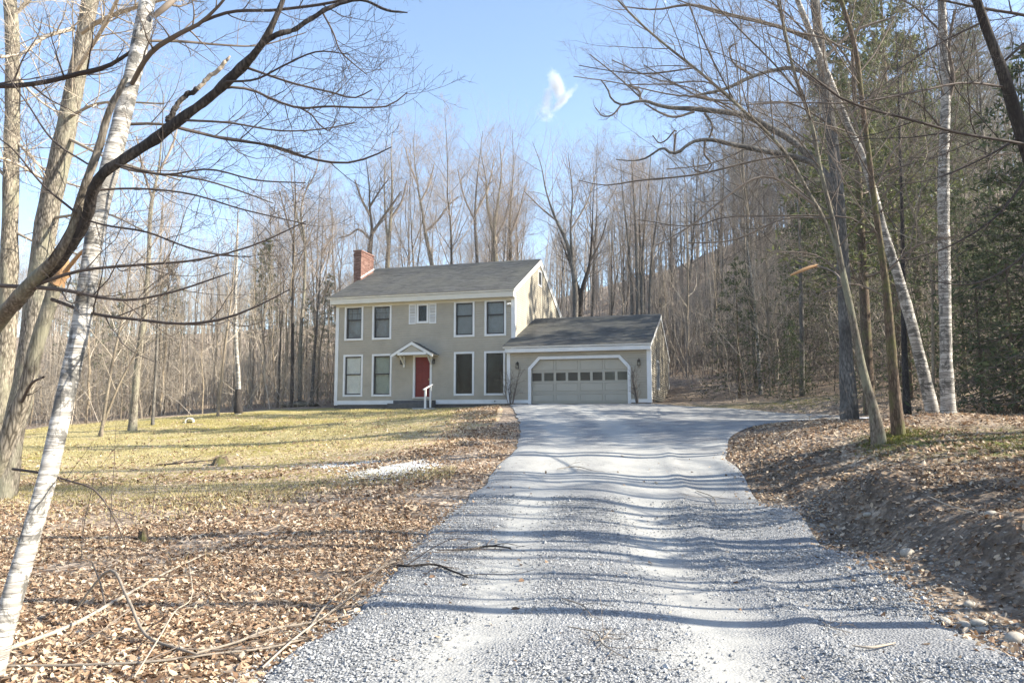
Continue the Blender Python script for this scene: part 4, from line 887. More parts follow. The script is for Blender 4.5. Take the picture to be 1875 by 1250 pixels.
# right side group beside the turnaround
hero('birch_tree', 'upright white birch growing from the right bank, beside the leaning one', 'birch',
     [[(1737, 758, 26), (1733, 690, 23), (1731, 580, 21), (1729, 470, 20), (1728, 400, 20), (1728, 320, 19), (1729, 250, 18), (1732, 180, 17), (1727, 60, 15), (1724, 0, 14), (1716, -140, 11), (1712, -330, 5), (1712, -430, 3)]],
     [[(1732, 200, 8, 17), (1745, 150, 8, 16.9), (1738, 90, 6, 16.8), (1748, 20, 5, 16.7)], [(1732, 150, 4), (1780, 100, 3), (1850, 60, 2)], [(1728, 330, 4), (1790, 290, 3), (1860, 280, 2)], [(1728, 240, 4), (1680, 190, 3), (1620, 170, 2)], [(1725, 60, 4), (1670, 10, 3), (1600, -20, 2)]], 17, 'bark_birch', 'twig', (13, 7, 4), 1.1, sides=16, trunk_twigs=12)
hero('birch_tree', 'leaning white birch arching to the upper left from the right bank', 'birch',
     [[(1709, 764, 26), (1695, 700, 22), (1679, 634, 20), (1664, 575, 19), (1650, 526, 18), (1640, 490, 17), (1620, 432, 16), (1598, 350, 15), (1580, 288, 14), (1556, 240, 14), (1540, 200, 13), (1524, 160, 13), (1492, 80, 11), (1460, 0, 9), (1425, -90, 7), (1385, -190, 4)]],
     [[(1580, 290, 4), (1520, 230, 3.5), (1440, 188, 3), (1368, 192, 2)], [(1530, 170, 4), (1480, 100, 3), (1400, 60, 2)], [(1600, 350, 4), (1650, 260, 3), (1720, 220, 2)], [(1490, 75, 4), (1420, 10, 3), (1340, -20, 2)], [(1556, 240, 3), (1600, 170, 3), (1660, 130, 2)]], 17.6, 'bark_birch', 'twig', (13, 7, 4), 1.1, sides=16, trunk_twigs=12)
hero('maple_tree', 'mossy brown trunk nearest the turnaround tip, slightly right of its paler twin', 'maple',
     [[(1646, 802, 27.2), (1642, 760, 22.1), (1636, 688, 18.7), (1630, 610, 16.1), (1626, 560, 14.4), (1618, 490, 11.9), (1611, 440, 11.0), (1596, 328, 10.2), (1588, 260, 9.3), (1580, 200, 9.3), (1564, 80, 8.5), (1540, 0, 7.6), (1512, -110, 5.1), (1490, -200, 2.5)]],
     [[(1610, 430, 4), (1560, 400, 3), (1500, 395, 2.5), (1400, 396, 2.5), (1327, 398, 2.5), (1273, 413, 2), (1167, 402, 1.5)], [(1590, 290, 4), (1540, 180, 3.5), (1492, 144, 3)], [(1575, 150, 4), (1524, 76, 4), (1460, 60, 4), (1400, 44, 3.5), (1300, 20, 3), (1240, 0, 2)], [(1620, 500, 4), (1680, 450, 3), (1760, 430, 2)], [(1600, 340, 4), (1660, 300, 3), (1760, 250, 2)], [(1626, 545, 3), (1560, 520, 3), (1500, 540, 2)]], 15, 'bark_moss', 'twig', (14, 8, 4), 1.1, trunk_twigs=20)
hero('maple_tree', 'tan mossy trunk at the turnaround tip with a side stem arching left', 'maple',
     [[(1607, 796, 23.8), (1598, 745, 18.7), (1582, 688, 15.3), (1570, 630, 13.6), (1560, 580, 12.8), (1550, 530, 11.9), (1541, 490, 11.0), (1532, 440, 9.3), (1524, 400, 8.5), (1504, 320, 7.6), (1484, 220, 6.8), (1460, 152, 6.0), (1424, 0, 5.1), (1400, -90, 3.4), (1385, -150, 1.7)],
      [(1549, 520, 7.6), (1535, 470, 6.8), (1508, 400, 6.8), (1480, 352, 6.4), (1450, 297, 6.0), (1420, 259, 6.0), (1358, 200, 5.5), (1282, 133, 5.1), (1230, 92, 4.7), (1179, 49, 4.2), (1131, 0, 3.4), (1090, -50, 1.7)]],
     [[(1440, 285, 4), (1400, 291, 4), (1273, 320, 3.5), (1167, 331, 3), (1100, 339, 2), (1060, 330, 1.5)], [(1500, 380, 5), (1400, 323, 4.5), (1316, 371, 4), (1270, 410, 3), (1200, 450, 2)], [(1340, 185, 3), (1290, 180, 3), (1230, 150, 2.5), (1180, 120, 2)], [(1270, 125, 3), (1180, 135, 3), (1120, 130, 2), (1060, 120, 1.5)], [(1470, 180, 4), (1420, 120, 3.5), (1360, 60, 3), (1300, 0, 2)], [(1380, 220, 4), (1300, 152, 3), (1220, 150, 2.5), (1120, 110, 2)], [(1350, 195, 3), (1300, 100, 3), (1261, 9, 2)],
      [(1524, 400, 4), (1440, 400, 3.5), (1340, 440, 3), (1260, 445, 2)], [(1545, 505, 3), (1500, 470, 3), (1420, 460, 2)]], 14.8, 'bark_maple', 'twig', (15, 8, 4), 1.1, trunk_twigs=22)
hero('oak_tree', 'massive grey oak with crooked limbs reaching left', 'oak',
     [[(1553, 716, 29.9), (1551, 690, 26.4), (1546, 544, 22.9), (1541, 440, 21.1), (1536, 380, 21.1), (1528, 290, 21.1), (1516, 200, 20.2), (1506, 120, 18.5), (1496, 40, 17.6), (1486, -60, 15.0), (1474, -200, 9.7), (1466, -330, 4.4)],
      [(1536, 385, 15.8), (1508, 320, 14.1), (1476, 280, 13.2), (1450, 258, 12.3), (1420, 240, 12.3), (1363, 212, 10.6), (1320, 205, 9.7), (1276, 200, 9.7), (1212, 195, 7.0), (1174, 184, 5.3), (1138, 192, 4.4), (1120, 182, 4.0), (1113, 164, 3.5), (1100, 146, 2.2)],
      [(1534, 360, 12.3), (1500, 306, 11.4), (1460, 289, 11.4), (1412, 279, 10.6), (1346, 266, 8.8), (1294, 256, 7.0), (1271, 259, 6.2), (1250, 272, 6.2), (1233, 284, 6.2), (1223, 273, 5.3), (1212, 271, 4.4), (1189, 287, 3.5), (1164, 294, 3.1), (1128, 292, 1.8)],
      [(1512, 175, 11.4), (1480, 140, 8.8), (1450, 125, 7.9), (1422, 128, 7.0), (1371, 143, 7.0), (1333, 161, 6.2), (1300, 170, 5.3), (1276, 174, 4.4)]],
     [[(1271, 205, 5), (1230, 214, 4.5), (1212, 208, 4), (1180, 190, 3)], [(1138, 192, 4), (1118, 212, 3), (1105, 213, 2.5), (1090, 197, 2)], [(1172, 184, 4), (1171, 168, 4), (1160, 160, 3), (1152, 158, 2)], [(1290, 207, 5), (1304, 230, 4), (1300, 250, 4), (1296, 258, 4)],
      [(1234, 282, 4), (1236, 255, 4), (1237, 238, 3.5), (1230, 245, 3), (1222, 255, 3), (1208, 262, 2.5), (1195, 248, 2)], [(1291, 256, 4), (1291, 285, 4), (1303, 300, 3.5), (1296, 312, 3), (1274, 314, 2.5), (1269, 290, 2)], [(1363, 212, 4), (1300, 180, 3.5), (1240, 175, 3), (1120, 150, 2), (1050, 140, 1.5)], [(1400, 228, 4), (1340, 205, 3), (1260, 160, 2.5), (1150, 155, 2)], [(1420, 240, 4), (1370, 270, 3.5), (1300, 300, 2.5), (1220, 310, 2)], [(1176, 182, 3), (1130, 140, 2.5), (1080, 100, 2)],
      [(1500, 80, 8), (1440, 54, 7), (1340, 28, 6), (1261, 9, 5), (1200, 18, 3.5), (1140, 12, 2)], [(1490, 0, 8), (1400, -60, 6), (1280, -100, 4)], [(1506, 110, 8), (1560, 60, 6), (1640, 30, 4)], [(1520, 240, 7), (1580, 190, 5), (1640, 150, 3)], [(1380, 140, 4), (1340, 110, 3.5), (1338, 85, 3), (1350, 80, 2)]], 24, 'bark_grey', 'twig', (10, 6, 4), .7, sides=16, t0=.1, limb_sides=6)
hero('maple_tree', 'dark leaning trunk crossing the top right corner with long drooping branches', 'maple',
     [[(2010, 900, 40, 10), (1990, 700, 32, 10), (1950, 500, 27, 10), (1905, 350, 25, 9.9), (1875, 262, 23, 9.8), (1856, 200, 22, 9.8), (1836, 132, 19, 9.7), (1816, 80, 17, 9.7), (1788, 0, 16, 9.6), (1750, -120, 12, 9.6), (1710, -260, 7, 9.6), (1680, -380, 3, 9.6)]],
     [[(1900, 270, 7, 9.8), (1875, 264, 6, 9.7), (1740, 240, 5.5, 9.3), (1700, 228, 5, 9.1), (1640, 212, 5, 9), (1580, 196, 5, 8.8), (1540, 180, 4.5, 8.7), (1492, 144, 3, 8.6), (1440, 100, 2, 8.5)], [(1845, 160, 5), (1760, 152, 4, 9.3), (1660, 172, 3.5, 9), (1560, 188, 3, 8.8), (1440, 188, 2.5, 8.6), (1368, 192, 2, 8.5)], [(1920, 40, 6), (1875, 28, 6), (1800, 16, 5), (1720, 0, 4), (1600, -20, 3)], [(1830, 120, 5), (1900, 60, 4), (1960, 20, 3)], [(1870, 250, 5), (1800, 290, 3.5), (1700, 330, 2.5), (1620, 340, 2)], [(1800, 40, 5), (1720, 80, 3.5), (1640, 130, 2.5)], [(1890, 310, 5), (1820, 400, 4), (1740, 450, 3), (1650, 480, 2)], [(1920, 400, 5), (1860, 480, 4), (1780, 520, 3), (1680, 510, 2)]], 9.8, 'bark_dark', 'twig_dark', (14, 8, 4), 1.1)
# thinner individual stems seen against the woods at the left
def mid(label, pts, limbs, Y, bk='bark_tan', tw='twig_pink', tt=10, name='bare_tree'):
    pts = [[(q[0], q[1], q[2] * .85 * (1 - .6 * i / (len(p) - 1))) for i, q in enumerate(p)] for p in pts]
    return hero(name, label, 'tree', pts, limbs, Y, bk, tw, (9, 6, 4), 1.25, sides=9, trunk_twigs=tt * 2, fine=1.6, up=.09)
mid('tall pale tree at the edge of the lawn, alone left of the dense thicket', [[(244, 768, 17), (252, 669, 15), (265, 568, 14), (272, 484, 13), (279, 363, 11), (289, 319, 9), (296, 250, 6), (300, 170, 3)]], [[(279, 363, 6), (262, 310, 4), (250, 250, 3)], [(289, 319, 5), (318, 260, 4), (330, 200, 2)], [(268, 540, 4), (310, 500, 3), (340, 470, 2)]], 33)
mid('pale sapling leaning right at the lawn edge', [[(188, 775, 7), (205, 670, 7), (228, 561, 6), (240, 480, 4), (248, 430, 2)]], [], 31, 'bark_sapling', 'twig_pale', 8, 'sapling')
mid('thin fallen-looking sapling propped at a steep slant at the lawn edge', [[(189, 775, 7), (220, 700, 6), (249, 645, 5), (270, 600, 3)]], [], 31.3, 'bark_sapling', 'twig_pale', 4, 'sapling')
mid('slender dark tree right of the tall pale one at the lawn edge', [[(280, 768, 7), (287, 640, 6), (292, 500, 5), (296, 420, 4), (300, 340, 2)]], [], 35, 'bark_grey', 'twig_pink', 9)
def darkbase(t, base):
    p, r = stem([(436, 756, 15), (436, 735, 13), (436, 712, 10)], 39, 8); T = Tubes(); T.add(p, r * 1.05, 9, rough=.1); link('dark_bark', T.mesh('dark_bark', base), 'bark_dark', t)
hero('birch_tree', 'small white birch with a blackened foot at the edge of the lawn', 'birch', [[(436, 752, 11), (437, 712, 8), (432, 620, 7), (431, 540, 6), (434, 460, 4), (436, 380, 2)]], [], 39, 'bark_birch', 'twig_pink', (7, 4, 3), .9, sides=9, trunk_twigs=9, extra=darkbase)
mid('pale leaning sapling left of the black footed birch', [[(399, 758, 7), (410, 650, 6), (423, 551, 5), (430, 470, 4), (436, 400, 2)]], [], 38, 'bark_sapling', 'twig_pale', 8, 'sapling')
mid('dark straight tree in front of the thicket, left of the house', [[(534, 752, 8), (535, 685, 8), (536, 562, 8), (538, 440, 7), (541, 360, 5), (538, 290, 3)]], [[(538, 440, 4), (525, 400, 3), (512, 350, 2)], [(537, 500, 3), (560, 450, 3), (580, 400, 2)]], 44, 'bark_dark', 'twig')
mid('pale curving forked tree just left of the house', [[(548, 752, 9), (551, 609, 9), (558, 508, 8), (557, 433, 8), (551, 385, 6), (560, 350, 5), (570, 320, 3)], [(556, 440, 6), (540, 380, 5), (533, 320, 3)]], [[(560, 350, 3), (580, 310, 2), (585, 270, 1.5)]], 45, 'bark_tan')
mid('slim grey tree leaning right, closest to the house corner at left', [[(569, 750, 8), (575, 660, 7), (581, 576, 6), (589, 467, 5), (592, 400, 3)]], [[(589, 467, 3), (610, 430, 2)], [(587, 500, 3), (600, 460, 2)]], 46, 'bark_grey')
# trees rising behind the roof
mid('crooked dark oak behind the brick chimney', [[(672, 640, 14), (675, 500, 13), (678, 450, 13), (681, 425, 11), (677, 380, 8), (676, 340, 6), (670, 290, 3)]], [[(680, 430, 7), (700, 400, 5), (718, 375, 4), (735, 350, 2)], [(679, 440, 5), (655, 420, 4), (640, 430, 3), (620, 436, 2)], [(678, 395, 5), (660, 360, 4), (650, 330, 2)], [(677, 380, 4), (695, 350, 3), (710, 330, 2)]], 56, 'bark_dark', 'twig')
mid('straight grey tree just right of the chimney', [[(707, 650, 13), (709, 492, 12), (712, 440, 11), (717, 380, 9), (718, 330, 7), (716, 280, 4), (722, 220, 2)], [(711, 450, 7), (706, 400, 6), (704, 340, 5), (706, 290, 3)]], [[(716, 400, 5), (735, 370, 4), (745, 330, 2)]], 58, 'bark_tan')
mid('pale tree with an S-shaped stem behind the left half of the roof', [[(793, 650, 11), (791, 487, 10), (778, 420, 9), (774, 390, 8), (767, 353, 7), (760, 300, 5), (756, 250, 3)]], [[(778, 425, 5), (800, 405, 4), (818, 380, 3), (838, 360, 2)], [(770, 370, 4), (785, 340, 3), (795, 300, 2)], [(766, 340, 4), (750, 300, 3), (742, 270, 2)]], 60, 'bark_tan')
mid('tall grey tree behind the middle of the roof ridge', [[(874, 650, 10), (874, 481, 9), (870, 410, 8), (872, 350, 6), (878, 290, 4), (884, 240, 2)]], [[(872, 410, 4), (850, 360, 3), (838, 310, 2)], [(872, 390, 4), (895, 340, 3), (905, 290, 2)]], 60, 'bark_grey')
mid('thick shaggy trunk wrapped in vines behind the roof ridge', [[(904, 650, 20), (906, 473, 18), (905, 420, 14), (912, 370, 9), (918, 320, 6), (915, 260, 3)], [(905, 430, 10), (893, 380, 8), (890, 330, 5), (880, 280, 3)]], [[(906, 440, 5), (925, 400, 4), (935, 350, 2)]], 59, 'bark_tan', tt=16)
mid('grey tree behind the right end of the roof ridge', [[(936, 650, 10), (935, 473, 9), (934, 420, 8), (936, 370, 6), (940, 300, 4), (938, 240, 2)]], [[(935, 430, 4), (950, 390, 3), (962, 340, 2)]], 61, 'bark_grey')
mid('tree leaning left behind the gable peak with a long forked stem', [[(1052, 640, 14), (1050, 500, 12), (1036, 440, 10), (1015, 395, 8), (1000, 350, 6), (990, 300, 4), (975, 260, 2)], [(1048, 490, 7), (1045, 420, 6), (1048, 350, 5), (1040, 280, 3)]], [[(1020, 405, 4), (990, 380, 3), (960, 350, 2)], [(1046, 420, 4), (1075, 370, 3), (1090, 320, 2)]], 54, 'bark_grey')
mid('clump of five upright grey stems behind the garage roof', [[(1167, 680, 12), (1167, 493, 10), (1164, 420, 8), (1160, 350, 6), (1156, 290, 3)], [(1180, 680, 9), (1176, 493, 8), (1180, 420, 7), (1188, 340, 5), (1192, 280, 3)], [(1156, 680, 8), (1155, 500, 7), (1148, 420, 6), (1140, 350, 4), (1136, 300, 2)], [(1190, 680, 8), (1192, 500, 7), (1200, 420, 6), (1212, 340, 4), (1216, 290, 2)], [(1170, 560, 7), (1172, 480, 6), (1171, 400, 5), (1174, 320, 3)]], [], 52, 'bark_grey', tt=7)
mid('forked dark tree right above the garage ridge', [[(1068, 700, 16), (1062, 580, 13), (1066, 530, 12), (1078, 490, 9), (1084, 430, 7), (1086, 370, 4), (1092, 300, 2)], [(1064, 545, 8), (1050, 500, 7), (1035, 460, 5), (1020, 420, 3)]], [[(1080, 480, 4), (1100, 440, 3), (1112, 400, 2)]], 55, 'bark_dark', 'twig')
mid('pale ragged sapling with a light stem beyond the turnaround', [[(1392, 700, 9), (1388, 640, 8), (1384, 580, 7), (1378, 520, 6), (1370, 460, 4), (1362, 400, 2)]], [], 40, 'bark_birch', 'twig_pale', 9, 'sapling')
mid('twin thin stems standing on the leafy slope beyond the turnaround', [[(1410, 705, 5), (1408, 620, 5), (1404, 520, 4), (1400, 430, 2)], [(1420, 700, 5), (1416, 640, 4), (1402, 560, 3), (1396, 500, 2)]], [], 38, 'bark_sapling', 'twig_pale', 7, 'sapling')
mid('grey pole-like trunk left of the big oak beyond the turnaround', [[(1469, 702, 12), (1468, 600, 11), (1466, 480, 10), (1462, 380, 8), (1458, 300, 5), (1452, 230, 3)]], [], 36, 'bark_grey', 'twig', 10)
mid('dark trunk between the oak and the leaning birch', [[(1660, 735, 16), (1656, 640, 14), (1654, 520, 13), (1652, 400, 11), (1648, 280, 9), (1645, 160, 7), (1640, 40, 4)]], [], 25, 'bark_dark', 'twig', 12)
mid('thin pale stem behind the two white birches', [[(1709, 700, 7), (1708, 600, 7), (1705, 500, 6), (1655, 330, 5), (1650, 200, 5), (1655, 80, 4), (1660, -20, 2)]], [], 24, 'bark_sapling', 'twig_pale', 9, 'sapling')

# ---- the woods: every tree of its own
taken = []
def free(x, y, d):
    for a, b in taken:
        if (a - x) ** 2 + (b - y) ** 2 < d * d: return False
    taken.append((x, y)); return True
def in_house(x, y, m=2.0):
    q = np.array([x, y, 0]) - HO; a, b = q @ UX, q @ NY
    return -18.5 - m < a < .5 + m and -1 - m < b < 13 + m
def lawn_edge(x): return np.interp(x, LF[:, 0], LF[:, 1])
def scatter(n, xr, yr, test, dmin, fn, tries=60):
    c = 0
    for _ in range(n * tries):
        if c >= n: break
        x, y = random.uniform(*xr), random.uniform(*yr)
        if in_house(x, y) or not test(x, y) or drive_dist(x, y) < 1 and y < 38 and y > -8: continue
        if not free(x, y, dmin): continue
        fn(x, y); c += 1
clear = lambda x, y: not (.17 * y < x < .285 * y and y < 46)
left_t = lambda x, y: y > lawn_edge(x) + 1.0 and x < -8.5 and abs(x) < .72 * y + 2
back_t = lambda x, y: y > 50 and abs(x) < .7 * y
right_t = lambda x, y: x > .17 * y + 1.2 and x < .70 * y and y > 31 and (y > 36 or x > 15) and drive_dist(x, y) > 2 and not shades(x, y, 18) and clear(x, y)
def hw(label, group, ks=range(6), s=(.8, 1.15), **k): return lambda x, y: put_hardwood(x, y, random.choice(list(ks)), random.uniform(*s), label, group, **k)
def sl(label, group, s=(.7, 1.1), **k): return lambda x, y: put_hardwood(x, y, 100 + random.randrange(5), random.uniform(*s), label, group, 'bark_sapling', 'twig_pale', 'sapling', **k)
SUNH = np.array([math.cos(az), math.sin(az)])
def shades(x, y, h):
    '''would a tree here stand between the sun and the gable end, the left part of the roof or the lawn?'''
    top = g1(x, y) + h * .9
    for q, wd in ((hp(-7.02, 2.2, 4), 1.6), (hp(-7.02, 3.8, 5.5), 1.2), (hp(-13, 4, 7), 2.2), (hp(-9, 3, 6.6), 1.5), (hp(-16, 3, 7), 1.5), (hp(-17.3, 4.8, 8.8), 1.5)):
        d = np.array([x, y]) - q[:2]; t = d @ SUNH
        if t > 1 and abs(d[0] * SUNH[1] - d[1] * SUNH[0]) < wd and top > q[2] + t * math.tan(el): return True
    return False
scatter(34, (-50, -9), (43, 80), left_t, 2.2, hw('bare hardwood tree in the woods behind the lawn, left of the house', 'bare trees in the woods left of the house', s=(.55, .9)))
scatter(62, (-34, -9), (39.5, 58), left_t, .7, sl('pale thin sapling in the thicket behind the lawn, left of the house', 'saplings in the thicket left of the house'))
scatter(40, (-24, 22), (54, 84), back_t, 2.0, hw('leafless tree in the woods rising behind the house roof', 'leafless trees behind the house'))
scatter(14, (-16, 14), (51, 62), back_t, 1.2, sl('thin sapling among the trees behind the house', 'saplings behind the house'))
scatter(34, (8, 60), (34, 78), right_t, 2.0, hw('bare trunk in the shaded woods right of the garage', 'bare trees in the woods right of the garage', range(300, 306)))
scatter(36, (8, 40), (33, 56), right_t, .9, sl('thin sapling in the shaded woods right of the garage', 'saplings right of the garage', (.7, 1.2)))
pine_t = lambda x, y: x > .33 * y + 2 and x < .72 * y and y > 30
scatter(8, (14, 50), (40, 70), pine_t, 3.2, lambda x, y: put_conifer(x, y, random.randrange(2), random.uniform(.85, 1.15), 'tall green pine among the bare trunks right of the driveway', 'pines in the woods on the right'))
hem_t = lambda x, y: clear(x, y) and x > .24 * y + 1 and x < .72 * y and y > 27 and drive_dist(x, y) > 2.5
scatter(17, (9, 42), (27, 60), hem_t, 1.8, lambda x, y: put_conifer(x, y, 2 + random.randrange(2), random.uniform(.6, 1.15), 'dark green hemlock in the shade of the woods on the right', 'hemlocks in the woods on the right', 'hemlock_tree'))
for (px, py, Y, k, s, lb) in ((1800, 745, 24, 2, .62, 'dark hemlock right of the upright white birch'), (1860, 752, 22, 2, .7, 'dark hemlock at the right edge of the picture, beyond the bank'), (1770, 720, 30, 2, .9, 'larger hemlock just behind the upright white birch'), (1850, 700, 33, 2, 1.0, 'tallest hemlock behind the right bank')):
    p = at(px, py, Y); put_conifer(p[0], p[1], k, s, lb, None, 'hemlock_tree')
for (px, Y, k, s, lb) in ((1590, 29, 0, 1.12, 'tall pine directly behind the big grey oak'), (1650, 34, 1, 1.1, 'tallest pine between the two white birches, sunlit at the top')):
    p = at(px, 700, Y); put_conifer(p[0], p[1], k, s, lb, None)
for (px, Y, k, s) in ((1560, 47, 1, .95), (1690, 40, 0, 1.1), (1640, 44, 1, 1.0), (1780, 46, 0, 1.0)):
    p = at(px, 700, Y); put_conifer(p[0], p[1], k, s, 'tall green pine among the bare trunks right of the driveway', 'pines in the woods on the right')
for (px, Y, k, s) in ((150, 56, 0, .7), (480, 60, 1, .62), (600, 62, 0, .55), (300, 60, 2, 1.2), (215, 52, 2, .9), (560, 56, 2, .8)):
    p = at(px, 700, Y); put_conifer(p[0], p[1], k, s, 'faint green pine deep in the woods left of the house', 'pines in the woods left of the house')
# trees along the right hand side, beyond the frame: their shadows lie across the drive and the roof
for i, (x, y, k, s) in enumerate(((7.4, 5.75, 201, .95), (7.6, 6.35, 103, 1.5), (7.9, 7.05, 101, 1.1), (8.1, 7.3, 104, 1.0), (9.2, 8.35, 202, .8), (9.6, 8.8, 102, 1.0), (10.1, 9.5, 200, .85), (10.4, 10.3, 100, 1.2), (10.9, 11.6, 203, .7), (11.8, 12.6, 104, 1.3), (13.0, 13.6, 202, 1.0), (8.8, 1.6, 203, .8), (14.5, 10.8, 201, .9), (19.5, 13.6, 200, 1.0), (16, 7.0, 202, .9), (24, 22.5, 203, .9), (21, 11.5, 3, .9), (25, 17, 1, .95))):
    put_hardwood(x, y, k, s, 'bare tree on the wooded bank right of the driveway', 'bare trees on the right bank')
for i, (x, y, k, s) in enumerate(((8.3, 9.5, 3, .8), (9.3, 8.3, 3, .75), (10.4, 10.9, 3, .8), (15.4, 19.2, 2, 1.15), (16.8, 20.7, 2, 1.3), (17.7, 22.7, 2, 1.5), (19.6, 25.0, 2, 1.5), (18.3, 21.3, 2, 1.5), (16.4, 22.0, 2, 1.4), (19.8, 23.0, 2, 1.6), (16.9, 24.4, 2, 1.3), (16.2, 36.8, 0, .85))): put_conifer(x, y, k, s, 'dark evergreen on the wooded bank right of the turnaround', 'evergreens on the right bank', 'hemlock_tree' if k > 1 else 'pine_tree')
# undergrowth and the far woods: past counting
def baked(list_of, name, label, m, off=0):
    V, F, n = [], [], 0
    for (x, y, z, rz, sc, (v, f)) in list_of:
        c, s = math.cos(rz), math.sin(rz); q = v * sc
        V.append(np.c_[q[:, 0] * c - q[:, 1] * s + x, q[:, 0] * s + q[:, 1] * c + y, q[:, 2] + z]); F.append(f + n); n += len(v)
    o = link(name, mesh_from(name, np.concatenate(V), [np.concatenate(F)], True), m); tag(o, label, None, None, 'stuff'); return o
def simple_tree(h, r, k1=12, k2=5, k3=4):
    n = 7; tr = np.zeros((n, 3)); tr[:, 2] = np.linspace(-.5, h, n); tr[:, :2] = np.cumsum(rng.normal(size=(n, 2)) * .02 * h, 0) * np.linspace(0, 1, n)[:, None]; R = r * np.linspace(1.1, .12, n)
    P1, R1 = grow(tr[None], R[None], k1, .3, .98, 54, lambda t, L: h * .3 * (1.1 - t), 5, .1, .12, .5, .2, rmax=r * .4)
    P2, R2 = grow(P1, R1, k2, .2, 1, 42, lambda t, L: L * .5, 4, .08, .16, .5, .3, rmin=.007)
    P3, R3 = grow(P2, R2, k3, .2, 1, 40, lambda t, L: L * .5, 3, .06, .16, .5, .5, rmin=.006)
    T = Tubes(); T.add(tr[None], R[None], 5); T.add(P1, R1, 3); T.add(P2, R2, 3); T.add(P3, R3, 3)
    return np.concatenate(T.v), np.concatenate(T.q)
ST = [simple_tree(random.uniform(13, 18), random.uniform(.07, .13)) for _ in range(5)]
SP_ = [simple_tree(random.uniform(6, 11), random.uniform(.03, .05), 9, 3, 3) for _ in range(5)]
far = []
def addfar(n, xr, yr, test, src, s=(.8, 1.15)):
    c = 0
    while c < n:
        x, y = random.uniform(*xr), random.uniform(*yr)
        if in_house(x, y, 1) or not test(x, y): continue
        far.append((x, y, g1(x, y), random.random() * 6.28, random.uniform(*s) * (.72 if x < -.08 * y else 1), random.choice(src))); c += 1
addfar(380, (-95, 90), (78, 140), lambda x, y: abs(x) < .72 * y, ST, (.65, 1.0))
addfar(60, (20, 75), (60, 90), lambda x, y: .2 * y < x < .75 * y, ST)
addfar(200, (-120, -25), (88, 160), lambda x, y: abs(x) < .8 * y, ST); addfar(110, (-60, -12), (58, 85), lambda x, y: abs(x) < .72 * y, ST)
addfar(120, (-34, -9.5), (44, 70), left_t, SP_)
addfar(90, (9, 45), (40, 75), right_t, SP_)
addfar(60, (-12, 24), (52, 80), back_t, SP_); addfar(90, (-25, 50), (66, 120), lambda x, y: True, ST, (.6, .95)); addfar(170, (0, 60), (56, 112), lambda x, y: x > .06 * y, ST, (.65, 1.0)); addfar(160, (0, 60), (56, 105), lambda x, y: x > .06 * y, SP_); addfar(80, (0, 40), (56, 100), lambda x, y: x > .1 * y, SP_)
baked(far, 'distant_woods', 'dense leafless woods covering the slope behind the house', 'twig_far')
# dead low brush, a thicket of thin stems
def brush(n, xr, yr, test, name, label, m, h=(.5, 2.2)):
    bx, by = [], []
    while len(bx) < n:
        x, y = random.uniform(*xr), random.uniform(*yr)
        if in_house(x, y, .5) or not test(x, y): continue
        bx.append(x); by.append(y)
    bx, by = np.array(bx), np.array(by); z = gz(bx, by); H_ = rng.uniform(h[0], h[1], n); nn = 5
    d = unit(np.c_[rng.normal(size=(n, 2)) * .35, np.ones(n)]); P = [np.c_[bx, by, z - .1]]
    for j in range(1, nn): d = unit(d + rng.normal(size=d.shape) * .12); P.append(P[-1] + d * (H_ / (nn - 1))[:, None])
    P = np.stack(P, 1); R = (.004 + .004 * H_)[:, None] * np.linspace(1, .3, nn)[None]
    Q, q = grow(P, R, 5, .2, 1, 48, lambda t, L: L * .45, 4, .04, .18, .6, .4, rmin=.0035); Q2, q2 = grow(Q, q, 3, .2, 1, 45, lambda t, L: L * .5, 3, .02, .2, .7, .6, rmin=.003)
    T = Tubes(); T.add(P, R, 3); T.add(Q, q, 3); T.add(Q2, q2, 3)
    tag(link(name, T.mesh(name), m), label, None, None, 'stuff')
brush(1000, (-36, -9), (39.5, 62), lambda x, y: left_t(x, y - .6), 'undergrowth', 'tangle of dry brush and thin stems behind the lawn', 'twig_pale', (.8, 3.6))
brush(900, (9, 42), (34, 62), lambda x, y: right_t(x, y), 'undergrowth', 'tangle of bare brush in the woods right of the garage', 'twig', (.6, 3.0))
brush(520, (10, 46), (32, 64), lambda x, y: right_t(x, y), 'undergrowth', 'tall bare understorey branches in the woods on the right', 'twig_shade', (2.5, 7.5)); brush(260, (9, 40), (31, 56), lambda x, y: right_t(x, y), 'undergrowth', 'sunlit bare understorey twigs in the woods on the right', 'twig_pale', (1.5, 6.0))  # shaded twigs darker and sunlit ones paler, light put into their colours
brush(330, (-34, -9), (40, 60), lambda x, y: left_t(x, y), 'undergrowth', 'sunlit bare understorey twigs left of the house', 'twig_pale', (2.5, 7.0))  # paler twig colour stands in for the sunlight
brush(60, (9.5, 18), (15.5, 26), lambda x, y: drive_dist(x, y) > 1.6, 'undergrowth', 'thin dry stems around the birches on the right bank', 'twig', (.4, 1.6))
# woods across the road, behind the viewer (seen only mirrored in the window panes)
far2 = []
for k in range(330):
    x, y = (random.uniform(-60, 60), random.uniform(-60, -16)) if k < 130 else (random.uniform(-85, -24), random.uniform(-50, 34))
    if x > -.72 * y - 6 and k >= 130 and y > 0: continue
    far2.append((x, y, g1(x, y) , random.random() * 6.28, random.uniform(.9, 1.3), random.choice(ST)))
baked(far2, 'roadside_woods', 'leafless woods across the road from the driveway', 'twig')

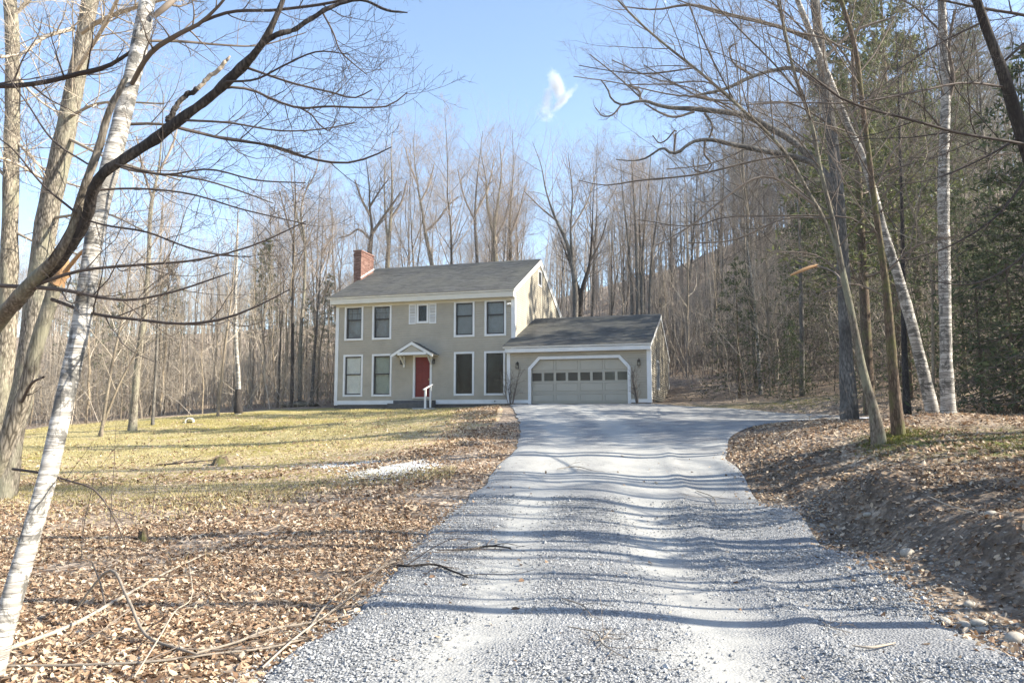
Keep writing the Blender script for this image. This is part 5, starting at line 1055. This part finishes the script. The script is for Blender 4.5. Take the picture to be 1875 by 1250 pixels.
# ------------------------------------------------------------------ ground cover
def leaf_sheet(name, label, pts, size, m, big):
    n = len(pts); ang = rng.random(n) * 6.28; tilt = rng.normal(size=(n, 2)) * .55
    nrm = unit(np.c_[tilt, np.ones(n)]); a = unit(np.cross(nrm, np.c_[np.cos(ang), np.sin(ang), np.zeros(n)])); b = np.cross(nrm, a)
    L = (size * np.minimum(np.exp(rng.normal(size=n) * .36), 1.75))[:, None]; W = L * (.38 + .25 * rng.random((n, 1))); fold = nrm * W * (rng.uniform(-.2, .7, (n, 1))); curl = nrm * L * rng.uniform(-.2, .8, (n, 1))
    c = pts + nrm * .012
    if big:
        v = np.stack([c - a * L, c - a * L * .35 + b * W + fold, c + a * L * .45 + b * W * .8 + fold + curl * .4, c + a * L + curl, c + a * L * .4 - b * W * .85 + fold + curl * .4, c - a * L * .3 - b * W + fold], 1)
        k = np.arange(n)[:, None] * 6; f = np.concatenate([k + np.array([[0, 1, 2, 3]]), k + np.array([[0, 3, 4, 5]])])
    else:
        v = np.stack([c - a * L, c + b * W + fold, c + a * L + curl, c - b * W + fold], 1); k = np.arange(n)[:, None] * 4
        f = k + np.array([[0, 1, 2, 3]])
    tag(link(name, mesh_from(name, v.reshape(-1, 3), [f]), m), label, None, None, 'stuff')
def rnd_pts(n, xr, yr, dens, pw=1.0):
    out = []
    need = n
    while need > 0:
        x = rng.uniform(*xr, 4 * n); y = yr[0] + (yr[1] - yr[0]) * rng.random(4 * n) ** pw
        k = rng.random(4 * n) < dens(x, y); q = np.c_[x[k], y[k]][:need]; out.append(q); need -= len(q)
    q = np.concatenate(out); return np.c_[q, gz(q[:, 0], q[:, 1])]
vis = lambda x, y: (np.abs(x) < .70 * y + .6)
def lawn_in(x, y): return (y > np.interp(x, LN[:, 0], LN[:, 1])) & (x < 0) & (y < 41)
clump = lambda x, y: np.clip(.62 + .8 * noise2(x, y, 1.9, 51) + .5 * noise2(x, y, 5.5, 52), .05, 1)
nl = lambda x, y: vis(x, y) * (drive_dist(x, y) > -.05) * np.clip(.35 + drive_dist(x, y) / .5, 0, 1) * clump(x, y) * (1 - .97 * lawn_in(x, y)) * (1 - .75 * ((x > 2) & (drive_dist(x, y) < 1.5) & (y < 14))) * (1 - .35 * ((x > 4.2) & (x < 6.2) & (y < 15)))
p1 = rnd_pts(56000, (-8, 8), (4, 12), nl, 1.1); leaf_sheet('fallen_leaves', 'brown fallen leaves covering the near banks', p1, .0245, 'dead_leaf', True)
p2 = rnd_pts(42000, (-16, 18), (11, 27), nl, 1.0); leaf_sheet('fallen_leaves', 'brown fallen leaves farther up beside the drive', p2, .038, 'dead_leaf', False)
ld = lambda x, y: vis(x, y) * lawn_in(x, y) * np.clip(.8 - drive_dist(x, y) / 3.5, .03, 1) * clump(x, y) + vis(x, y) * lawn_in(x, y) * np.clip(1 - (y - np.interp(x, LN[:, 0], LN[:, 1])) / 3.5, 0, .9) * clump(x, y)
p3 = rnd_pts(13000, (-16, 0), (17, 38), ld, .9); p3[:, 2] += .02; leaf_sheet('fallen_leaves', 'scattered fallen leaves lying on the lawn', p3, .042, 'dead_leaf', False)
dl_ = lambda x, y: vis(x, y) * (drive_dist(x, y) < .1) * np.clip(1 + drive_dist(x, y) / .5, .035, 1)
p4 = rnd_pts(900, (-1.5, 5.2), (4.3, 18), dl_); p4[:, 2] += .035; leaf_sheet('fallen_leaves', 'a few fallen leaves strewn over the gravel', p4, .03, 'dead_leaf', True)
# gravel chips
def chips(name, label, pts, size, m, flat=.7):
    n = len(pts); base = np.array([[1, 0, 0], [0, 1, 0], [-1, 0, 0], [0, -1, 0], [0, 0, 1], [0, 0, -1]], float)
    s = size * np.exp(rng.normal(size=(n, 1)) * .38); ang = rng.random(n) * 6.28
    v = base[None] * (1 + .45 * (rng.random((n, 6, 3)) - .5)) * s[:, None] * np.array([1.15, .85, flat]); c, sn = np.cos(ang)[:, None], np.sin(ang)[:, None]
    v = np.stack([v[..., 0] * c - v[..., 1] * sn, v[..., 0] * sn + v[..., 1] * c, v[..., 2]], -1) + rng.normal(size=(n, 6, 1)) * 0 + pts[:, None]
    k = np.arange(n)[:, None] * 6; f = np.concatenate([k + np.array([t]) for t in ([0, 1, 4], [1, 2, 4], [2, 3, 4], [3, 0, 4], [1, 0, 5], [2, 1, 5], [3, 2, 5], [0, 3, 5])])
    tag(link(name, mesh_from(name, v.reshape(-1, 3), [f]), m), label, None, None, 'stuff')
def drive_z(x, y):
    """height of the gravel sheet under a point (nearest sheet vertex)"""
    ri = np.clip(np.searchsorted(rows[:, 1][:200], y), 1, 199); out = np.empty(len(x))
    l, r = rows[ri, 0], rows[ri, 2]; ci = np.clip(np.rint((x - l) / np.maximum(r - l, .1) * (nc - 1)), 0, nc - 1).astype(int)
    return np.where(drive_dist(x, y) < .05, DZ[ri, ci], gz(x, y))
def gdens(x, y):
    l = x - np.interp(y, DL[:, 1], DL[:, 0]); t = np.exp(-((l - 1.18) / .42) ** 2) + np.exp(-((l - 3.0) / .46) ** 2)
    return vis(x, y) * (drive_dist(x, y) < .45) * np.clip(1 - drive_dist(x, y) / .45, 0, 1) * np.clip(1 - .93 * t, 0.02, 1) * np.clip(.55 + .7 * noise2(x, y, 3.1, 61), .1, 1)
p5 = rnd_pts(46000, (-2.4, 5.4), (4.2, 13.5), gdens, 1.25); p5[:, 2] = drive_z(p5[:, 0], p5[:, 1]) + .004
chips('gravel_chips', 'coarse crushed stone along the edges and middle of the drive', p5, .0095, 'chip')
rd = lambda x, y: vis(x, y) * (x > 2.5) * (drive_dist(x, y) > -.1) * np.exp(-((drive_dist(x, y) - .45) / .45) ** 2) * (y < 15)
p6 = rnd_pts(2200, (3, 6), (4.3, 15), rd); chips('pebbles', 'small pebbles along the stony right edge of the drive', p6, .017, 'rock', .6)
# larger stones by the right edge: each its own
def rock(px, py, Y, s, label):
    p = at(px, py, Y); z = g1(p[0], p[1]); import bmesh
    bm = bmesh.new(); bmesh.ops.create_icosphere(bm, subdivisions=2, radius=1)
    sc = np.array([1.25, .85, .62]) * s
    for v in bm.verts:
        k = 1 + .22 * noise2(v.co.x * 1.0 + px, v.co.y + v.co.z * .7, 1.7, 71); v.co = V3((v.co.x * sc[0] * k, v.co.y * sc[1] * k, v.co.z * sc[2] * k))
    for f in bm.faces: f.smooth = True
    me = bpy.data.meshes.new('stone'); bm.to_mesh(me); bm.free(); o = link('stone', me, 'rock', None, (p[0], p[1], z + s * .22)); o.rotation_euler = (0, 0, random.random() * 3); tag(o, label, 'stone')
rock(1662, 1042, 8.6, .085, 'largest pale rounded stone at the right edge of the gravel'); rock(1728, 1122, 6.55, .062, 'long flat stone nearest the corner of the gravel at right')
rock(1765, 1130, 6.4, .055, 'round pale stone right of the long flat one'); rock(1790, 1128, 6.4, .06, 'grey stone below the dark bank, in a row with two paler ones'); rock(1801, 1147, 6.15, .045, 'reddish brown stone below the dark bank')
rock(1775, 1098, 6.9, .05, 'tan stone just under the dark earth of the bank'); rock(1858, 1172, 5.75, .08, 'mossy stone at the lower right edge of the picture'); rock(1820, 1008, 8.2, .06, 'stone on the sunlit part of the right bank'); rock(1622, 1068, 7.9, .045, 'small stone left of the largest pale one'); rock(1490, 972, 10.6, .06, 'stone at the gravel edge where the bank begins'); rock(1590, 968, 10.6, .055, 'stone halfway up the dark bank')
# grass blades on the lawn
def blades(name, label, pts, h, m, wd=.009):
    n = len(pts); a = rng.random(n) * 6.28; s = np.c_[np.cos(a), np.sin(a), 0 * a] * wd; H_ = (h * (.4 + rng.random(n)))[:, None]; ln = rng.normal(size=(n, 2)) * .55
    top = pts + np.c_[ln * H_, H_[:, 0]]; v = np.stack([pts - s, pts + s, top], 1).reshape(-1, 3); tag(link(name, mesh_from(name, v, [np.arange(3 * n).reshape(-1, 3)]), m), label, None, None, 'stuff')
m_, nt_, b_ = mat('dry_blade'); n_ = N(nt_); n_.link(n_.ramp(n_.island(), [(0, (.21, .17, .065)), (.5, (.42, .35, .16)), (.85, (.58, .50, .28)), (1, (.22, .22, .07))]), b_.inputs['Base Color']); M['dry_blade'] = m_
p7 = rnd_pts(60000, (-24, -.4), (17, 40), lambda x, y: vis(x, y) * lawn_in(x, y) * (drive_dist(x, y) > .3) * np.clip(.5 + .9 * noise2(x, y, 1.1, 81), .08, 1), .8); p7[:, 2] += .01
blades('grass', 'short dry grass of the lawn', p7, .05, 'dry_blade')
p8 = rnd_pts(900, (-9, -1.6), (9, 19), lambda x, y: vis(x, y) * (drive_dist(x, y) > .6) * np.clip(.2 + noise2(x, y, 1.3, 82), 0, 1)); blades('grass', 'sparse dry stalks among the leaves at left', p8, .16, 'dry_blade', .0022)
p10 = rnd_pts(16000, (-12, -1.2), (11.5, 18), lambda x, y: vis(x, y) * (drive_dist(x, y) > .5) * np.clip((y - 12) / 4, 0, 1) * np.clip(.1 + 1.4 * noise2(x, y, .9, 84), 0, 1), .7); p10[:, 2] += .01; blades('grass', 'mossy dry grass thinning out into the leaves', p10, .055, 'dry_blade', .007)
fern = [(9.2 + rng.normal() * .8, 13.4 + rng.normal() * .7) for _ in range(600)] + [(7.6 + rng.normal() * .3, 14.9 + rng.normal() * .3) for _ in range(350)] + [(7.15 + rng.normal() * .25, 14.8 + rng.normal() * .25) for _ in range(250)] + [(12.4 + rng.normal() * 1.6, 33 + rng.normal() * .9) for _ in range(900)]
fern = np.array(fern); fern = np.c_[fern, gz(fern[:, 0], fern[:, 1]) + .01]
m_, nt_, b_ = mat('moss'); n_ = N(nt_); n_.link(n_.ramp(n_.island(), [(0, (.09, .10, .02)), (1, (.30, .30, .07))]), b_.inputs['Base Color']); M['moss'] = m_
blades('moss_patch', 'green moss and small ferns on the right bank', np.repeat(fern, 6, 0) + np.c_[rng.normal(size=(len(fern) * 6, 2)) * .04, np.zeros(len(fern) * 6)], .04, 'moss', .006)
# ------------------------------------------------------------------ fallen branches, stumps and odd things on the ground
def on_ground(pts, lift=.03):
    """pixels with a distance -> points lying on the ground (an entry of 5 gives the height above ground)"""
    out = []
    for p in pts:
        q = at(p[0], p[1], p[2]); gz_ = g1(q[0], q[1]); dz = drive_z(np.array([q[0]]), np.array([q[1]]))[0] if drive_dist(q[0], q[1]) < 0 else gz_
        out.append((q[0], q[1], max(dz, gz_ if drive_dist(q[0], q[1]) > 0 else dz) + (p[4] if len(p) > 4 else lift), p[3]))
    return np.array(out)
def stick(label, pts, k=5, m='old_wood', name='fallen_branch', tw=3, sub=.5, tl=.45, tm='twig'):
    a = on_ground(pts); q = catmull(a, 18); base = q[0, :3].copy(); t = thing(name, label, 'branch', base)
    T = Tubes(); T.add(q[:, :3], q[:, 3], 7, cap=True, rough=.12); link('stem', T.mesh('stem', base), m, t)
    if k:
        A, a_ = grow(q[None, :, :3], q[None, :, 3], k, .2, 1, 40, lambda t, L: np.minimum(L * tl, 1.1), 6, -.01, .12, .55, .35, rmin=.0025, flat=.75); B_, b_ = grow(A, a_, tw, .2, 1, 42, lambda t, L: L * sub, 4, -.02, .15, .6, .5, rmin=.002, flat=.7)
        for Z in (A, B_):
            if len(Z): g = gz(Z[..., 0].ravel(), Z[..., 1].ravel()).reshape(Z.shape[:2]); Z[..., 2] = np.clip(Z[..., 2], g + .012, g + .35)
        T = Tubes(); T.add(A, a_, 4)
        if len(B_): T.add(B_, b_, 3)
        link('twigs', T.mesh('twigs', base), tm, t)
stick('long straight grey limb slanting up across the leaves from the birch foot', [(15, 1165, 5.7, .017), (120, 1110, 6.3, .017), (210, 1060, 7.2, .016), (300, 1020, 8.4, .012), (375, 990, 9.6, .006)], 4, 'pale_wood')
stick('bent brown branch arching out of the leaves left of the drive', [(140, 1080, 6.8, .010, .05), (195, 1040, 6.7, .012, .38), (235, 1082, 6.2, .012, .25), (270, 1140, 5.8, .012, .06), (330, 1185, 5.5, .010), (370, 1198, 5.4, .006)], 3)
stick('pale forked branch lying toward the lower left corner', [(245, 1240, 4.95, .006), (290, 1170, 5.5, .006, .10), (320, 1125, 6.1, .006, .16), (352, 1092, 6.7, .005, .18), (345, 1050, 7.0, .004, .4)], 3, 'pale_wood')
stick('long thin branch along the bottom left, ending at the gravel edge', [(0, 1214, 5.3, .010), (150, 1217, 5.25, .010), (270, 1216, 5.25, .009), (400, 1200, 5.45, .008), (480, 1186, 5.6, .007), (560, 1160, 5.9, .005)], 6)
stick('twiggy branch heaped on the left edge of the gravel', [(360, 1200, 5.45, .010), (430, 1175, 5.7, .009), (500, 1145, 6.1, .010), (560, 1132, 6.3, .008), (640, 1125, 6.5, .005)], 8, 'old_wood', tw=5)
stick('grey dead branches piled in the ditch along the left of the drive', [(560, 1150, 6.0, .009, .04), (600, 1100, 6.9, .009, .05), (640, 1065, 7.6, .008, .05), (690, 1035, 8.4, .010, .06), (735, 1010, 9.2, .006)], 14, 'old_wood', tw=5)
stick('second grey branch piled in the ditch left of the drive, nearer the viewer', [(480, 1215, 5.2, .008, .04), (540, 1165, 5.8, .008, .06), (600, 1125, 6.5, .007, .06), (660, 1075, 7.4, .007, .06)], 12, 'pale_wood', tw=5)
stick('dark forked branch reaching over the gravel from the left edge', [(715, 1025, 8.9, .012), (752, 1037, 8.5, .014), (790, 1032, 8.6, .013), (825, 1040, 8.3, .011), (857, 1049, 8.0, .008)], 6, 'bark_dark', tw=3, tm='twig_dark')
stick('dark twig lying straight across the left wheel track', [(800, 1012, 9.4, .006), (860, 1009, 9.5, .012), (900, 1003, 9.7, .013), (935, 1007, 9.6, .008)], 5, 'bark_dark', tm='twig_dark')
stick('curved twig in the middle of the drive, pointing at the viewer', [(1030, 1092, 7.0, .005), (1060, 1105, 6.8, .006), (1085, 1137, 6.3, .004)], 3, 'old_wood')
stick('curled bundle of twigs low in the middle of the drive', [(1040, 1160, 6.0, .004), (1085, 1172, 5.85, .005), (1105, 1200, 5.5, .005), (1135, 1222, 5.25, .003)], 8, 'old_wood', tw=4)
stick('short forked twig beside the curled bundle on the drive', [(1060, 1185, 5.7, .003), (1090, 1190, 5.6, .004), (1120, 1170, 5.9, .003)], 4, 'old_wood')
stick('pale bark strip lying on the right wheel track', [(1560, 1193, 5.55, .004), (1590, 1200, 5.5, .009), (1620, 1194, 5.55, .008), (1640, 1186, 5.65, .003)], 1, 'pale_wood')
stick('fine curved twig on the sunlit right wheel track', [(1505, 1140, 6.2, .003), (1525, 1155, 6.0, .004), (1560, 1160, 5.95, .002)], 3)
stick('thin twig lying across the far half of the drive', [(1020, 860, 16.2, .008), (1050, 858, 16.3, .010), (1085, 866, 15.8, .006)], 3)
stick('small twig near the right edge of the drive, below the turnaround', [(1275, 890, 14.4, .008), (1300, 900, 14, .009), (1312, 920, 13.2, .006)], 2)
stick('long pale stem across the right bank above the dark earth', [(1700, 925, 9.9, .008, .12), (1740, 950, 9.1, .009, .12), (1785, 985, 8.3, .008, .1)], 3, 'pale_wood')
stick('thin stick pointing uphill on the right bank', [(1745, 930, 9.8, .006, .1), (1775, 965, 8.8, .006, .1), (1800, 1000, 8.0, .004, .1)], 2, 'old_wood')
stick('brush pile of grey sticks in front of the tan mossy trunk', [(1440, 822, 17.6, .014, .1), (1470, 812, 18, .015, .2), (1500, 800, 18.4, .012, .25), (1530, 790, 18.6, .008, .2)], 12, 'old_wood', tw=5)
stick('dark fallen limb on the lawn left of the stump', [(285, 849, 20.6, .02), (340, 850, 20.6, .025), (400, 846, 21, .015)], 4, 'bark_dark', tm='twig_dark')
# standing dead weeds and whips at the left
def weed(label, pts, k=6, m='twig_dark', name='dry_weed', cat='plant', tl=.5):
    q = catmull(on_ground(pts), 14); base = q[0, :3].copy(); t = thing(name, label, cat, base); T = Tubes(); T.add(q[:, :3], q[:, 3], 5); link('stem', T.mesh('stem', base), m, t)
    A, a_ = grow(q[None, :, :3], q[None, :, 3], k, .3, 1, 42, lambda t, L: L * tl * (1.1 - t * .6), 6, .03, .1, .6, .4, rmin=.002); B_, b_ = grow(A, a_, 3, .2, 1, 40, lambda t, L: L * .5, 4, .03, .12, .6, .5, rmin=.0018)
    T = Tubes(); T.add(A, a_, 3); T.add(B_, b_, 3); link('twigs', T.mesh('twigs', base), m, t)
weed('tall thin whip of brush standing left of the bent branch', [(202, 970, 10.6, .006, 0), (205, 900, 10.6, .005, .55), (210, 830, 10.6, .004, 1.1), (213, 760, 10.6, .002, 1.65)])
weed('drooping whip curving from the birch over the leaves', [(25, 832, 5.9, .011, 1.3), (75, 834, 5.8, .010, 1.28), (130, 845, 5.7, .008, 1.22), (180, 862, 5.6, .006, 1.13), (210, 905, 5.6, .005, .95), (235, 960, 5.7, .003, .7)], 4)
weed('reddish shrub twigs standing between the leaves and the lawn', [(280, 925, 13.4, .007, 0), (284, 890, 13.4, .006, .35), (290, 860, 13.4, .004, .65), (310, 830, 13.4, .002, .95)], 10)
weed('thin shrub right of the reddish one, at the edge of the lawn', [(325, 930, 13.2, .006, 0), (340, 890, 13.2, .005, .4), (355, 850, 13.2, .003, .8)], 8)
weed('spindly bush standing left of the small stump', [(150, 1000, 9.2, .005, 0), (155, 940, 9.2, .005, .45), (170, 880, 9.2, .004, .9), (175, 850, 9.2, .002, 1.1)], 8)
weed('dry tuft of stems leaning over the left edge of the gravel', [(610, 1040, 8.2, .004, 0), (608, 1000, 8.2, .003, .25), (590, 965, 8.2, .002, .5)], 5)
# leafless climbers by the garage door
def climber(label, x, y, n, h, spread):
    b = hp(x, y); b[2] = g1(b[0], b[1]); t = thing('shrub', label, 'shrub', b, -HY)
    for k in range(n):
        a = random.uniform(-1, 1) * spread; P = catmull(np.array([(a * .15, -.02, -.1), (a * .45, -.06, h * .3), (a * .8 + random.uniform(-.1, .1), -.05, h * .65), (a + random.uniform(-.1, .1), -.02, h * random.uniform(.8, 1.05))]), 12); R = np.linspace(.022, .006, 12)
        T = Tubes(); T.add(P, R, 5, rough=.2); A, a_ = grow(P[None], R[None], 9, .25, 1, 45, lambda t, L: L * .22, 5, .03, .2, .6, .4, rmin=.004, flat=.0); A[..., 1] = np.clip(A[..., 1], -.5, -.03); T.add(A, a_, 3); B_, b_ = grow(A, a_, 3, .2, 1, 40, lambda t, L: L * .5, 3, .02, .2, .7, .5, rmin=.0035); B_[..., 1] = np.clip(B_[..., 1], -.5, -.03); T.add(B_, b_, 3)
        link('cane', T.mesh('cane'), 'twig_dark' if k % 2 else 'twig', t)
climber('leafless many stemmed shrub between the tall window and the garage door', -6.75, -.35, 7, 1.75, .62)
climber('leafless shrub against the wall right of the garage door', -.55, -.35, 5, 1.75, .42)
# stumps
def stump(px, py, Y, r, h, label, m='old_wood', jag=.25):
    p = at(px, py, Y); b = np.array([p[0], p[1], g1(p[0], p[1])]); a = np.linspace(0, 2 * np.pi, 15)[:-1]; v = []
    for z, k in ((-.05, 1.35), (.06, 1.1), (h * .6, .95), (h, .88)):
        for t in a: rr = r * k * (1 + .12 * math.sin(3 * t + px) + random.uniform(-.06, .06)); v.append((rr * math.cos(t), rr * math.sin(t), z + (random.uniform(-jag, jag) * h if z == h else 0)))
    v.append((0, 0, h * .7)); n = 14; f = [np.array([[i * n + j, i * n + (j + 1) % n, (i + 1) * n + (j + 1) % n, (i + 1) * n + j] for i in range(3) for j in range(n)]), np.array([[3 * n + j, 3 * n + (j + 1) % n, 4 * n] for j in range(n)])]
    o = link('tree_stump', mesh_from('tree_stump', np.array(v), f), m, None, b); tag(o, label, 'stump')
stump(403, 858, 20, .19, .2, 'low mossy stump in the middle of the lawn', 'bark_moss'); stump(262, 985, 10.9, .06, .15, 'small splintered stump among the leaves at left', 'bark_moss', .5)
# concrete ring lying at the lawn edge
p = at(347, 762, 35.5); t = thing('well_ring', 'pale concrete ring standing half sunk at the far edge of the lawn', 'pipe', (p[0], p[1], g1(p[0], p[1])), .3)
def ring(ro, ri, L, n=20):
    v, f = [], []
    for (r, y) in ((ro, 0), (ro, L), (ri, L), (ri, 0)):
        for k in range(n): v.append((r * math.cos(k * 2 * math.pi / n), y, r * math.sin(k * 2 * math.pi / n) + ro * .35))
    for s in range(4):
        for k in range(n): f.append([s * n + k, s * n + (k + 1) % n, ((s + 1) % 4) * n + (k + 1) % n, ((s + 1) % 4) * n + k])
    return np.array(v), np.array(f)
v, f = ring(.20, .14, .5); link('ring_wall', mesh_from('ring', v, [f], False), 'concrete', t)
# pale patch of gravel on the lawn, and the last of the snow by the turnaround
def patch(name, label, px, py, Y, rx, ry, m, hgt=.03):
    p = at(px, py, Y); n = 40; v = [(0, 0, 0)]; a = np.linspace(0, 2 * np.pi, n + 1)[:-1]; rr = 1 + .35 * noise2(np.cos(a) * 2 + px, np.sin(a) * 2, 2.0, 91) + .15 * rng.normal(size=n)
    R = []
    for s in (.5, .85, 1.0):
        for k in range(n): R.append((p[0] + rx * rr[k] * s * math.cos(a[k]), p[1] + ry * rr[k] * s * math.sin(a[k])))
    R = np.array([(p[0], p[1])] + R); z = gz(R[:, 0], R[:, 1]) + np.r_[hgt, np.full(n, hgt), np.full(n, hgt * .8), np.full(n, -.02)] + .012
    f = [np.array([[0, 1 + k, 1 + (k + 1) % n] for k in range(n)]), np.array([[1 + s * n + k, 1 + (s + 1) * n + k, 1 + (s + 1) * n + (k + 1) % n, 1 + s * n + (k + 1) % n] for s in range(2) for k in range(n)])]
    o = link(name, mesh_from(name, np.c_[R, z], f, True), m); tag(o, label, None, None, 'stuff')
pp = at(715, 880, 17.4); p9 = np.r_[np.c_[pp[0] + rng.normal(size=4200) * .42, pp[1] + rng.normal(size=4200) * .55], np.c_[pp[0] - 1.2 + rng.normal(size=700) * .5, pp[1] + 1.1 + rng.normal(size=700) * .2]]
p9 = np.c_[p9, gz(p9[:, 0], p9[:, 1]) + .022]; chips('gravel_patch', 'thin patch of pale gravel spilled on the lawn', p9, .019, 'pale_gravel', .5)
patch('snow', 'last patch of old snow behind the tan mossy trunk', 1565, 742, 27.5, .9, .5, 'old_snow', .06)
# orange broken limb hanging in the twigs
p, r = stem([(1447, 504, 3, 18), (1462, 498, 6, 18), (1482, 490, 7, 18), (1497, 486, 5, 18)], 18, 9); T = Tubes(); T.add(p, r, 7, cap=True, rough=.35); p2, r2 = stem([(1495, 486, 3, 18), (1515, 492, 3, 17.6), (1540, 512, 4, 16.5), (1552, 540, 5, 15.2)], 17, 9); T2 = Tubes(); T2.add(p2, r2, 5); ob_ = link('broken_limb', T.mesh('broken_limb'), 'raw_wood'); link('twig', T2.mesh('twig'), 'twig', ob_); tag(ob_, 'short orange piece of freshly broken wood caught in the branches left of the tan trunk', 'branch')
# cloud
bpy.ops.mesh.primitive_cube_add(size=2); cl = bpy.context.object; cl.name = 'cloud'; q = at(1018, 172, 1500); cl.location = [float(v) for v in q]; cl.scale = (50, 30, 56); cl.rotation_euler = (0, 0, 0)
m = bpy.data.materials.new('cloud_vapour'); m.use_nodes = True; nt = m.node_tree; nt.nodes.remove(nt.nodes['Principled BSDF']); n = N(nt)
pv = n.new('ShaderNodeVolumePrincipled'); pv.inputs['Color'].default_value = (1, 1, 1, 1); pv.inputs['Anisotropy'].default_value = .0
co = n.co(); nz = n.noise(n.co((1.1, 1, 1.1)), 1.6, 6, .68, 1.2)
lobes = []
for c_, rot, sx, sz, wt in (((.04, 0, .30), -.42, .34, .72, .74), ((.30, 0, -.22), .80, .17, .66, .60), ((-.32, 0, -.12), .25, .22, .55, .30), ((-.5, 0, -.72), .4, .3, .2, .14)):
    mp = n.new('ShaderNodeMapping', vector_type='TEXTURE'); mp.inputs['Location'].default_value = c_; mp.inputs['Rotation'].default_value = (0, rot, 0); mp.inputs['Scale'].default_value = (sx, .6, sz)
    n.link(n.tc.outputs['Object'], mp.inputs[0]); ln = n.new('ShaderNodeVectorMath', operation='LENGTH'); n.link(mp.outputs[0], ln.inputs[0])
    lobes.append(n.math('MULTIPLY', n.math('SUBTRACT', 1.0, ln.outputs['Value']), wt))
d = lobes[0]
for l in lobes[1:]: d = n.math('MAXIMUM', d, l)
inside = n.math('GREATER_THAN', d, -.25)
d = n.math('ADD', d, n.math('MULTIPLY', n.math('SUBTRACT', nz, .5), 1.25)); d = n.math('MULTIPLY', n.math('MULTIPLY', n.math('MAXIMUM', d, 0), .16), inside)
n.link(d, pv.inputs['Density']); n.link(pv.outputs[0], nt.nodes['Material Output'].inputs['Volume']); cl.data.materials.append(m)
tag(cl, 'small torn wisp of white cloud in the blue sky', None, None, 'stuff')

# ------------------------------------------------------------------ labels of the many alike trees: which stretch of the woods each stands in
def px_of(o):
    p = o.location; z = (p.z - 1.6); f_ = p.y * math.cos(TH) + z * math.sin(TH); return 937.5 + 1400 * p.x / max(f_, .1)
ORD = ('first second third fourth fifth sixth seventh eighth ninth tenth eleventh twelfth thirteenth fourteenth fifteenth sixteenth seventeenth').split()
ZL = [(-9e9, 'seen left of the leaning birch'), (150, 'between leaning birch and pale lawn tree'), (260, 'between pale lawn tree and black footed birch'), (436, 'between black footed birch and dark straight tree'), (534, 'just left of the house')]
ZB = [(-9e9, 'left of the brick chimney'), (690, 'behind the left half of the roof'), (830, 'behind the right half of the roof'), (985, 'behind the garage roof')]
ZR = [(-9e9, 'just right of the garage'), (1330, 'between garage and pale ragged sapling'), (1400, 'between pale ragged sapling and grey pole'), (1480, 'behind the big oak'), (1600, 'behind the two white birches'), (1745, 'right of the upright birch')]
ZONES = {'bare trees in the woods left of the house': ('bare hardwood tree', ZL), 'saplings in the thicket left of the house': ('pale thin sapling', ZL), 'pines in the woods left of the house': ('faint green pine', ZL), 'leafless trees behind the house': ('leafless tree', ZB), 'saplings behind the house': ('thin sapling', ZB),
         'bare trees in the woods right of the garage': ('bare trunk in shade', ZR), 'saplings right of the garage': ('thin shaded sapling', ZR), 'pines in the woods on the right': ('tall green pine', ZR), 'hemlocks in the woods on the right': ('dark green hemlock', ZR)}
byz = {}
for o in list(C.objects):
    g = o.get('group')
    if g in ZONES and o.get('category') == 'tree':
        w_, zs = ZONES[g]; x_ = px_of(o); k = max(i for i, z in enumerate(zs) if x_ >= z[0]); byz.setdefault((g, k), []).append((x_, o))
for (g, k), l in byz.items():
    w_, zs = ZONES[g]; l.sort(key=lambda t: t[0]); ph = zs[k][1]
    for i, (x_, o) in enumerate(l):
        o['group'] = w_ + 's ' + ph
        if len(l) == 1: o['label'] = 'the only ' + w_ + ' ' + ph
        elif len(l) <= len(ORD): o['label'] = ORD[i] + ' ' + w_ + ' from left ' + ph
        else: o['label'] = w_ + ' in the woods ' + ph

# thin haze volume, added to lift the dark woods and separate depths
hzm = MB().box(-425, 425, -124, 625, -4.2, 62).build('haze', None); m = bpy.data.materials.new('added_haze'); m.use_nodes = True; nt = m.node_tree; nt.nodes.remove(nt.nodes['Principled BSDF'])
pv = nt.nodes.new('ShaderNodeVolumePrincipled'); pv.inputs['Color'].default_value = (.93, .96, 1, 1); pv.inputs['Density'].default_value = .0004; pv.inputs['Anisotropy'].default_value = .2
nt.links.new(pv.outputs[0], nt.nodes['Material Output'].inputs['Volume']); hzm.data.materials.append(m); tag(hzm, 'thin pale haze added to the air', None, None, 'stuff')
